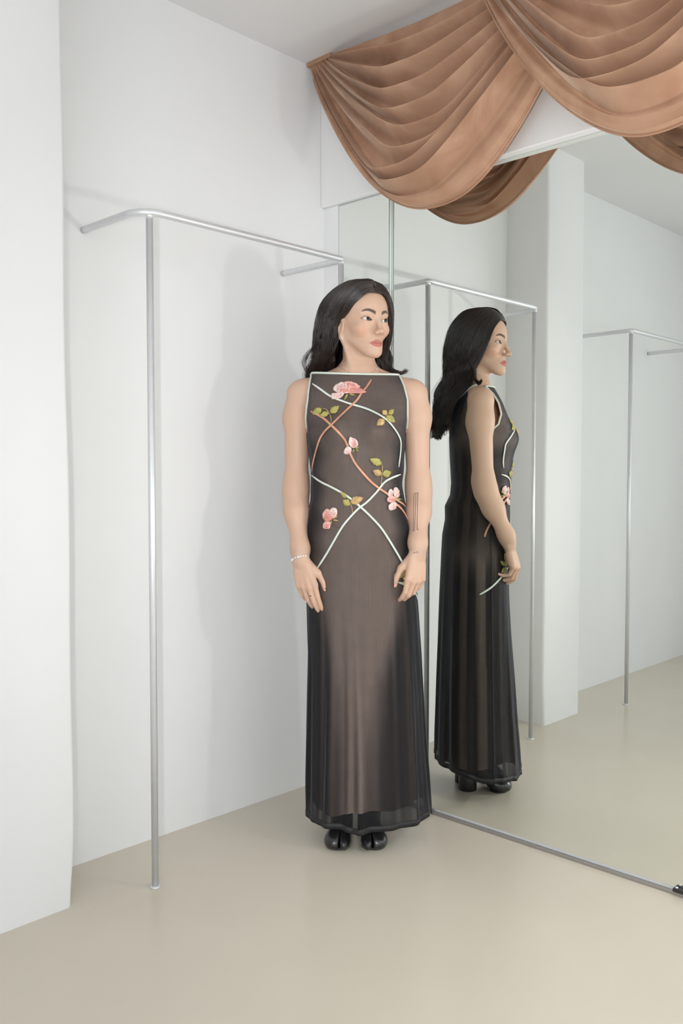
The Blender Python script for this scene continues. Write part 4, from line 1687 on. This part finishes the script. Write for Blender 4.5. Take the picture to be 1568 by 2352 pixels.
GUIDES = [
    # her left temple -> falls over the cheek, then behind the shoulder
    [H(-.005, .077, .196), H(.034, .080, .190), H(.061, .066, .156), H(.0755, .054, .112), H(.0815, .036, .066), H(.085, .010, .018), B(.098, -.040, 1.475), B(.105, -.085, 1.430), B(.092, -.120, 1.365), B(.085, -.128, 1.315)],
    [H(-.005, .066, .222), H(.045, .062, .214), H(.090, .034, .168), H(.102, .012, .115), H(.105, -.006, .062), H(.104, -.030, .015), B(.108, -.060, 1.470), B(.115, -.105, 1.420), B(.105, -.138, 1.355), B(.095, -.140, 1.300)],
    [H(-.005, .036, .241), H(.050, .020, .234), H(.096, -.020, .185), H(.108, -.048, .122), H(.106, -.064, .062), H(.098, -.080, .010), B(.080, -.110, 1.470), B(.085, -.140, 1.410), B(.080, -.155, 1.345), B(.070, -.150, 1.288)],
    [H(-.005, -.005, .247), H(.014, -.066, .240), H(.020, -.116, .190), H(.022, -.138, .120), H(.020, -.142, .060), H(.018, -.140, .005), B(-.020, -.142, 1.465), B(-.010, -.155, 1.400), B(-.008, -.160, 1.340), B(-.010, -.152, 1.278)],
    [H(.005, .004, .247), H(-.045, -.046, .236), H(-.088, -.084, .184), H(-.102, -.100, .115), H(-.104, -.104, .058), H(-.104, -.108, .005), B(-.130, -.085, 1.465), B(-.125, -.118, 1.405), B(-.110, -.140, 1.350), B(-.095, -.142, 1.290)],
    [H(.005, .032, .244), H(-.052, .004, .234), H(-.092, -.030, .180), H(-.106, -.052, .115), H(-.112, -.062, .058), H(-.120, -.068, .010), B(-.158, -.032, 1.470), B(-.150, -.085, 1.420), B(-.132, -.120, 1.360), B(-.118, -.128, 1.305)],
    [H(.005, .062, .230), H(-.046, .052, .220), H(-.080, .018, .170), H(-.087, -.012, .122), H(-.091, -.028, .078), H(-.098, -.034, .035), B(-.116, .006, 1.495), B(-.128, -.050, 1.455), B(-.122, -.098, 1.400), B(-.112, -.116, 1.335)],
    [H(.005, .077, .196), H(-.033, .077, .190), H(-.059, .055, .163), H(-.0735, .024, .131), H(-.081, -.010, .118), H(-.086, -.030, .080), B(-.084, .010, 1.535), B(-.096, -.008, 1.490), B(-.112, -.055, 1.445), B(-.108, -.105, 1.385)],
]
NG, NP = len(GUIDES), 44
GC = np.array([catmull(np.array(g), NP) for g in GUIDES])
GC[:, :, 1] = np.where(GC[:, :, 2] < 1.52, np.maximum(GC[:, :, 1], -0.146), GC[:, :, 1])      # keep clear of the rack post
GFINE = np.stack([catmull(GC[:, i], 8 * (NG - 1) + 1) for i in range(NP)], 1)   # dense fan of guides
NF = len(GFINE)
tpar = np.linspace(0, 1, NP)
axis = np.stack([np.interp(tpar, [0, .25, .45, .6, 1], [.025, .005, .0, .0, .0]),
                 np.interp(tpar, [0, .25, .45, .6, 1], [.030, .005, -.010, -.055, -.105])], -1)


def fan(a):
    a = np.clip(a, 0, 1) * (NF - 1)
    i = min(int(a), NF - 2)
    u = a - i
    return GFINE[i] * (1 - u) + GFINE[i + 1] * u


def inset_curve(c, depth, thick):
    """move a curve inwards, towards the head or the nape"""
    ax = np.stack([axis[:, 0], axis[:, 1], c[:, 2]], -1)
    v = ax - c
    v[:, 2] -= 0.9 * np.clip(0.06 - np.linalg.norm(v[:, :2], axis=1), 0, 1)
    v /= np.linalg.norm(v, axis=1, keepdims=True) + 1e-6
    return c + v * (depth * thick)[:, None]


thick = np.interp(tpar, [0, .08, .25, .45, .65, .9, 1], [.003, .007, .016, .026, .034, .038, .030])
# dark inner mass
mass = []
for i in range(NF):
    c = inset_curve(GFINE[i], 0.45, thick)
    wv = 0.004 * np.sin(tpar * 22 + i * 0.9) * sstep(0.35, 0.8, tpar)
    c = c + np.stack([wv, wv * 0.6, 0 * wv], -1)
    mass.append(c)
mass = np.array(mass)
inner = []
for i in range(NF):
    c = inset_curve(GFINE[i], 1.0, thick)
    inner.append(c)
inner = np.array(inner)
nm_ = int(NP * 0.93)
mo = mass[:, :nm_].reshape(-1, 3)
mi = inner[:, :nm_].reshape(-1, 3)
q1 = grid_faces(NF, nm_, False)
q2 = q1[:, ::-1] + len(mo)
rim = []
for i in range(NF - 1):
    a, b = i * nm_ + nm_ - 1, (i + 1) * nm_ + nm_ - 1
    rim.append((a, b, b + len(mo), a + len(mo)))
for r in (0, NF - 1):
    for j in range(nm_ - 1):
        a, b = r * nm_ + j, r * nm_ + j + 1
        rim.append((a, b, b + len(mo), a + len(mo)))
hair = empty('hair')
hair.parent = person
tag(hair, 'long dark wavy hair')
quad_obj('hair_mass', bl(np.vstack([mo, mi])), np.vstack([q1, q2, np.array(rim)]), M_HAIRM, hair)

# locks: fine strands gathered in clumps
rng = np.random.default_rng(11)
NCL, NST = 200, 26
SV, SQ = [], []
ns = 0
SIDES = 3


def add_strand(c, r0, r1):
    global ns
    m = len(c)
    t = np.gradient(c, axis=0)
    t /= np.linalg.norm(t, axis=1, keepdims=True) + 1e-9
    u = np.cross(t, np.array([0.3, 0.2, 0.9]))
    u /= np.linalg.norm(u, axis=1, keepdims=True) + 1e-9
    w = np.cross(t, u)
    r = np.linspace(r0, r1, m)[:, None]
    rings = [c + r * (math.cos(2 * math.pi * k / SIDES) * u + math.sin(2 * math.pi * k / SIDES) * w) for k in range(SIDES)]
    SV.append(np.stack(rings, 1).reshape(-1, 3))
    i = np.arange(m - 1)[:, None] * SIDES
    k = np.arange(SIDES)[None, :]
    k2 = (k + 1) % SIDES
    SQ.append((np.stack([i + k, i + k2, i + SIDES + k2, i + SIDES + k], -1) + ns).reshape(-1, 4))
    ns += m * SIDES


sel = np.linspace(0, NP - 1, 34)


def resample(c):
    i = np.clip(sel.astype(int), 0, NP - 2)
    u = (sel - i)[:, None]
    return c[i] * (1 - u) + c[i + 1] * u


for cl in range(NCL):
    a0 = (cl + 0.5 + rng.uniform(-0.4, 0.4)) / NCL
    dep0 = rng.beta(1.1, 2.2) * 0.55
    ph = rng.uniform(0, 6.28)
    fr = rng.uniform(15, 24)
    am = rng.uniform(0.005, 0.016)
    ln = rng.uniform(0.84, 1.03)
    cc = inset_curve(fan(a0), dep0, thick)
    for k in range(NST):
        da = rng.normal(0, 0.011)
        ddp = np.clip(dep0 + rng.normal(0, 0.10), -0.06, 0.9)
        c = inset_curve(fan(a0 + da), ddp, thick)
        g = sstep(0.25, 0.95, tpar)[:, None] * 0.72
        c = c * (1 - g) + cc * g
        w = am * (0.25 * sstep(0.18, 0.4, tpar) + sstep(0.40, 1.0, tpar))
        ang = fr * tpar + ph + rng.normal(0, 0.18)
        jit = rng.normal(0, 0.0016, 3)
        off = np.stack([w * np.sin(ang), w * np.cos(ang * 0.93), 0.35 * w * np.sin(ang * 1.1)], -1)
        c = c + off + jit * sstep(0.1, 0.6, tpar)[:, None]
        L = min(1.0, ln + rng.normal(0, 0.025))
        if L < 0.999:
            tt_ = tpar * L * (NP - 1)
            i = np.clip(tt_.astype(int), 0, NP - 2)
            u = (tt_ - i)[:, None]
            c = c[i] * (1 - u) + c[i + 1] * u
        add_strand(resample(c), 0.00075, 0.0003)
# loose strays
for k in range(240):
    a0 = rng.uniform(0, 1)
    c = inset_curve(fan(a0), rng.uniform(-0.35, 0.1), thick)
    ang = rng.uniform(8, 20) * tpar + rng.uniform(0, 6.28)
    w = rng.uniform(0.002, 0.012) * sstep(0.15, 0.9, tpar)
    c = c + np.stack([w * np.sin(ang), w * np.cos(ang), 0 * w], -1)
    add_strand(resample(c), 0.0004, 0.0002)
# flicked-out ends resting on the left shoulder, wisps by the right shoulder
for k in range(120):
    s0 = rng.normal(0, 1)
    P0 = [H(.004, .066, .221), H(.048, .060, .212), H(.092, .032, .165), H(.103, .010, .115), H(.104, -.010, .060), B(.104 + .003 * s0, -.028, 1.515), B(.106, -.026, 1.487), B(.122, -.020, 1.472 + .003 * s0), B(.140, -.016, 1.468 + .002 * s0), B(.154 + .003 * s0, -.014, 1.475 + .003 * rng.normal())]
    c = catmull(np.array(P0), NP) + rng.normal(0, 0.0022, 3) * sstep(0.05, 0.4, tpar)[:, None]
    add_strand(resample(c), 0.0006, 0.00025)
for k in range(46):
    s0 = rng.normal(0, 1)
    P0 = [H(-.004, .04, .243), H(-.052, .012, .232), H(-.092, -.025, .180), H(-.108, -.050, .115), H(-.116, -.060, .058), B(-.150 + .004 * s0, .000, 1.53), B(-.165 + .006 * s0, .000, 1.50), B(-.160 + .005 * s0, -.01, 1.478), B(-.150 + .006 * s0, -.02, 1.468)]
    c = catmull(np.array(P0), NP) + rng.normal(0, 0.002, 3) * sstep(0.1, 0.5, tpar)[:, None]
    add_strand(resample(c), 0.0005, 0.0002)
st = quad_obj('hair_strands', bl(np.vstack(SV)), np.vstack(SQ), M_HAIR, hair)
st['kind'] = 'stuff'
print('hair quads', sum(len(q) for q in SQ))
# ------------------------------------------------------------------ jewellery and ink
M_GOLD = pmat('fine_gold', (0.80, 0.60, 0.34), 0.3, metal=0.45)
M_SILVER = pmat('bright_silver', (0.85, 0.85, 0.86), 0.18, metal=1.0)
M_CRYSTAL = pmat('clear_crystal', (0.85, 0.86, 0.9), 0.05, spec=1.0, coat=1.0)
M_INK = pmat('faded_black_ink', (0.05, 0.05, 0.055), 0.6)
body_bvh = BVHTree.FromPolygons([Vector(p) for p in BV], [tuple(map(int, q)) for q in BQ])


def ball(r, c, n=10):
    m = MB()
    prof = [(r * math.sin(math.pi * i / 8), -r * math.cos(math.pi * i / 8)) for i in range(9)]
    prof[0] = (r * 0.05, -r)
    prof[-1] = (r * 0.05, r)
    m.lathe(prof, n, tuple(c))
    return m


def ring_pts(c, ax, r1, r2, u=None, n=40):
    ax = np.asarray(ax, float)
    ax /= np.linalg.norm(ax)
    if u is None:
        u = np.cross(ax, [0, 1, 0.1])
    u = u - ax * (u @ ax)
    u /= np.linalg.norm(u)
    w = np.cross(ax, u)
    return [np.asarray(c) + r1 * math.cos(a) * u + r2 * math.sin(a) * w for a in np.linspace(0, 2 * math.pi, n)]


# necklace: fine chain lying on the collar bones
nk = empty('necklace')
nk.parent = person
tag(nk, 'fine gold chain necklace')
cpx = catmull([(770, 838), (797.5, 852), (817, 859), (834, 859.5), (852, 856), (866, 848), (884, 838)], 60)
pts = []
for x, y in cpx:
    p, n = on_dress(x, y, bvh=body_bvh)
    if p is not None:
        pts.append(p + n * 0.0008)
if len(pts) > 4:
    MB().tube(bl(np.array(pts)), 0.0006, 6).build('chain', M_GOLD, nk)
for x, y in ((797, 852), (817, 859), (836, 859), (865, 848.5)):
    p, n = on_dress(x, y, bvh=body_bvh)
    if p is not None:
        ball(0.0017, bl(p + n * 0.0015)).build('pearl', M_CRYSTAL, nk)

# bracelets on the right wrist
hd = HANDS[-1]
W, dd, sn, nn = hd['w'], hd['d'], hd['s'], hd['n']
fa = np.array(ARM[-1][5][1]) - np.array(ARM[-1][5][0])
fa /= np.linalg.norm(fa)
br = empty('bracelet')
br.parent = person
tag(br, 'silver crystal bracelet on her right wrist')
tilt = fa + 0.22 * sn
rp = ring_pts(W - fa * 0.006, tilt, 0.0262, 0.0258, u=sn)
MB().tube(bl(np.array(rp)), 0.0013, 6).build('chain', M_SILVER, br)
for i in range(0, 39, 2):
    ball(0.0026 if i % 3 else 0.0033, bl(rp[i]), 8).build('crystal', M_CRYSTAL, br)
gb = MB().tube(bl(np.array(ring_pts(W - fa * 0.034, fa + 0.2 * sn, 0.0262, 0.0262, u=sn))), 0.0006, 6).build('thin_bracelet', M_GOLD, person)
gb['label'] = 'thin gold bracelet'
# ring on the left index finger
a, b, r1, r2 = HANDS[1]['bones'][0]
rg = MB().tube(bl(np.array(ring_pts(a + (b - a) * 0.45, b - a, 0.0090, 0.0090, n=28))), 0.0014, 8).build('finger_ring', M_GOLD, person)
# ear studs
for x, y, r in ((784.5, 776, 0.0026), (782.5, 772, 0.0020), (786.5, 780, 0.0018)):
    p, n = on_dress(x, y, bvh=body_bvh)
    if p is not None:
        ball(r, bl(p + n * r * 0.8), 10).build('ear_stud', M_CRYSTAL, person)


# tattoos: thin ink lines on the skin
def ink(pts, w=0.0014, zoomed=True):
    c = Zq(pts) if zoomed else pts
    return ribbon(c, w, M_INK, 'tattoo_line', person, n=24, lift=0.0002, bvh=body_bvh, taper=False, thick=0.0002)


ink([(1352, 1285), (1348, 1450), (1345, 1645)])
ink([(1372, 1280), (1366, 1450), (1358, 1640)])
ink([(1392, 1268), (1386, 1450), (1383, 1640)])
ink([(1352, 1283), (1362, 1275), (1372, 1281)])
ink([(1375, 1275), (1385, 1273), (1394, 1268)])
ink([(1342, 1640), (1350, 1655), (1360, 1640)])
ink([(1383, 1640), (1392, 1638), (1402, 1640)])
ink([(1340, 1882), (1350, 1862), (1358, 1880), (1366, 1860), (1374, 1876), (1385, 1854), (1392, 1878)], 0.0009)
p, n = on_dress(713, 1369, bvh=body_bvh)
if p is not None:
    o = MB().lathe([(0.0, -0.0004), (0.0022, -0.0003), (0.0022, 0.0002), (0.0, 0.0003)], 12).build('tattoo_dot', M_INK, person)
    o.location = Vector(bl(p + n * 0.0003))
    o.rotation_euler = Vector(bl(n)).to_track_quat('Z', 'Y').to_euler()
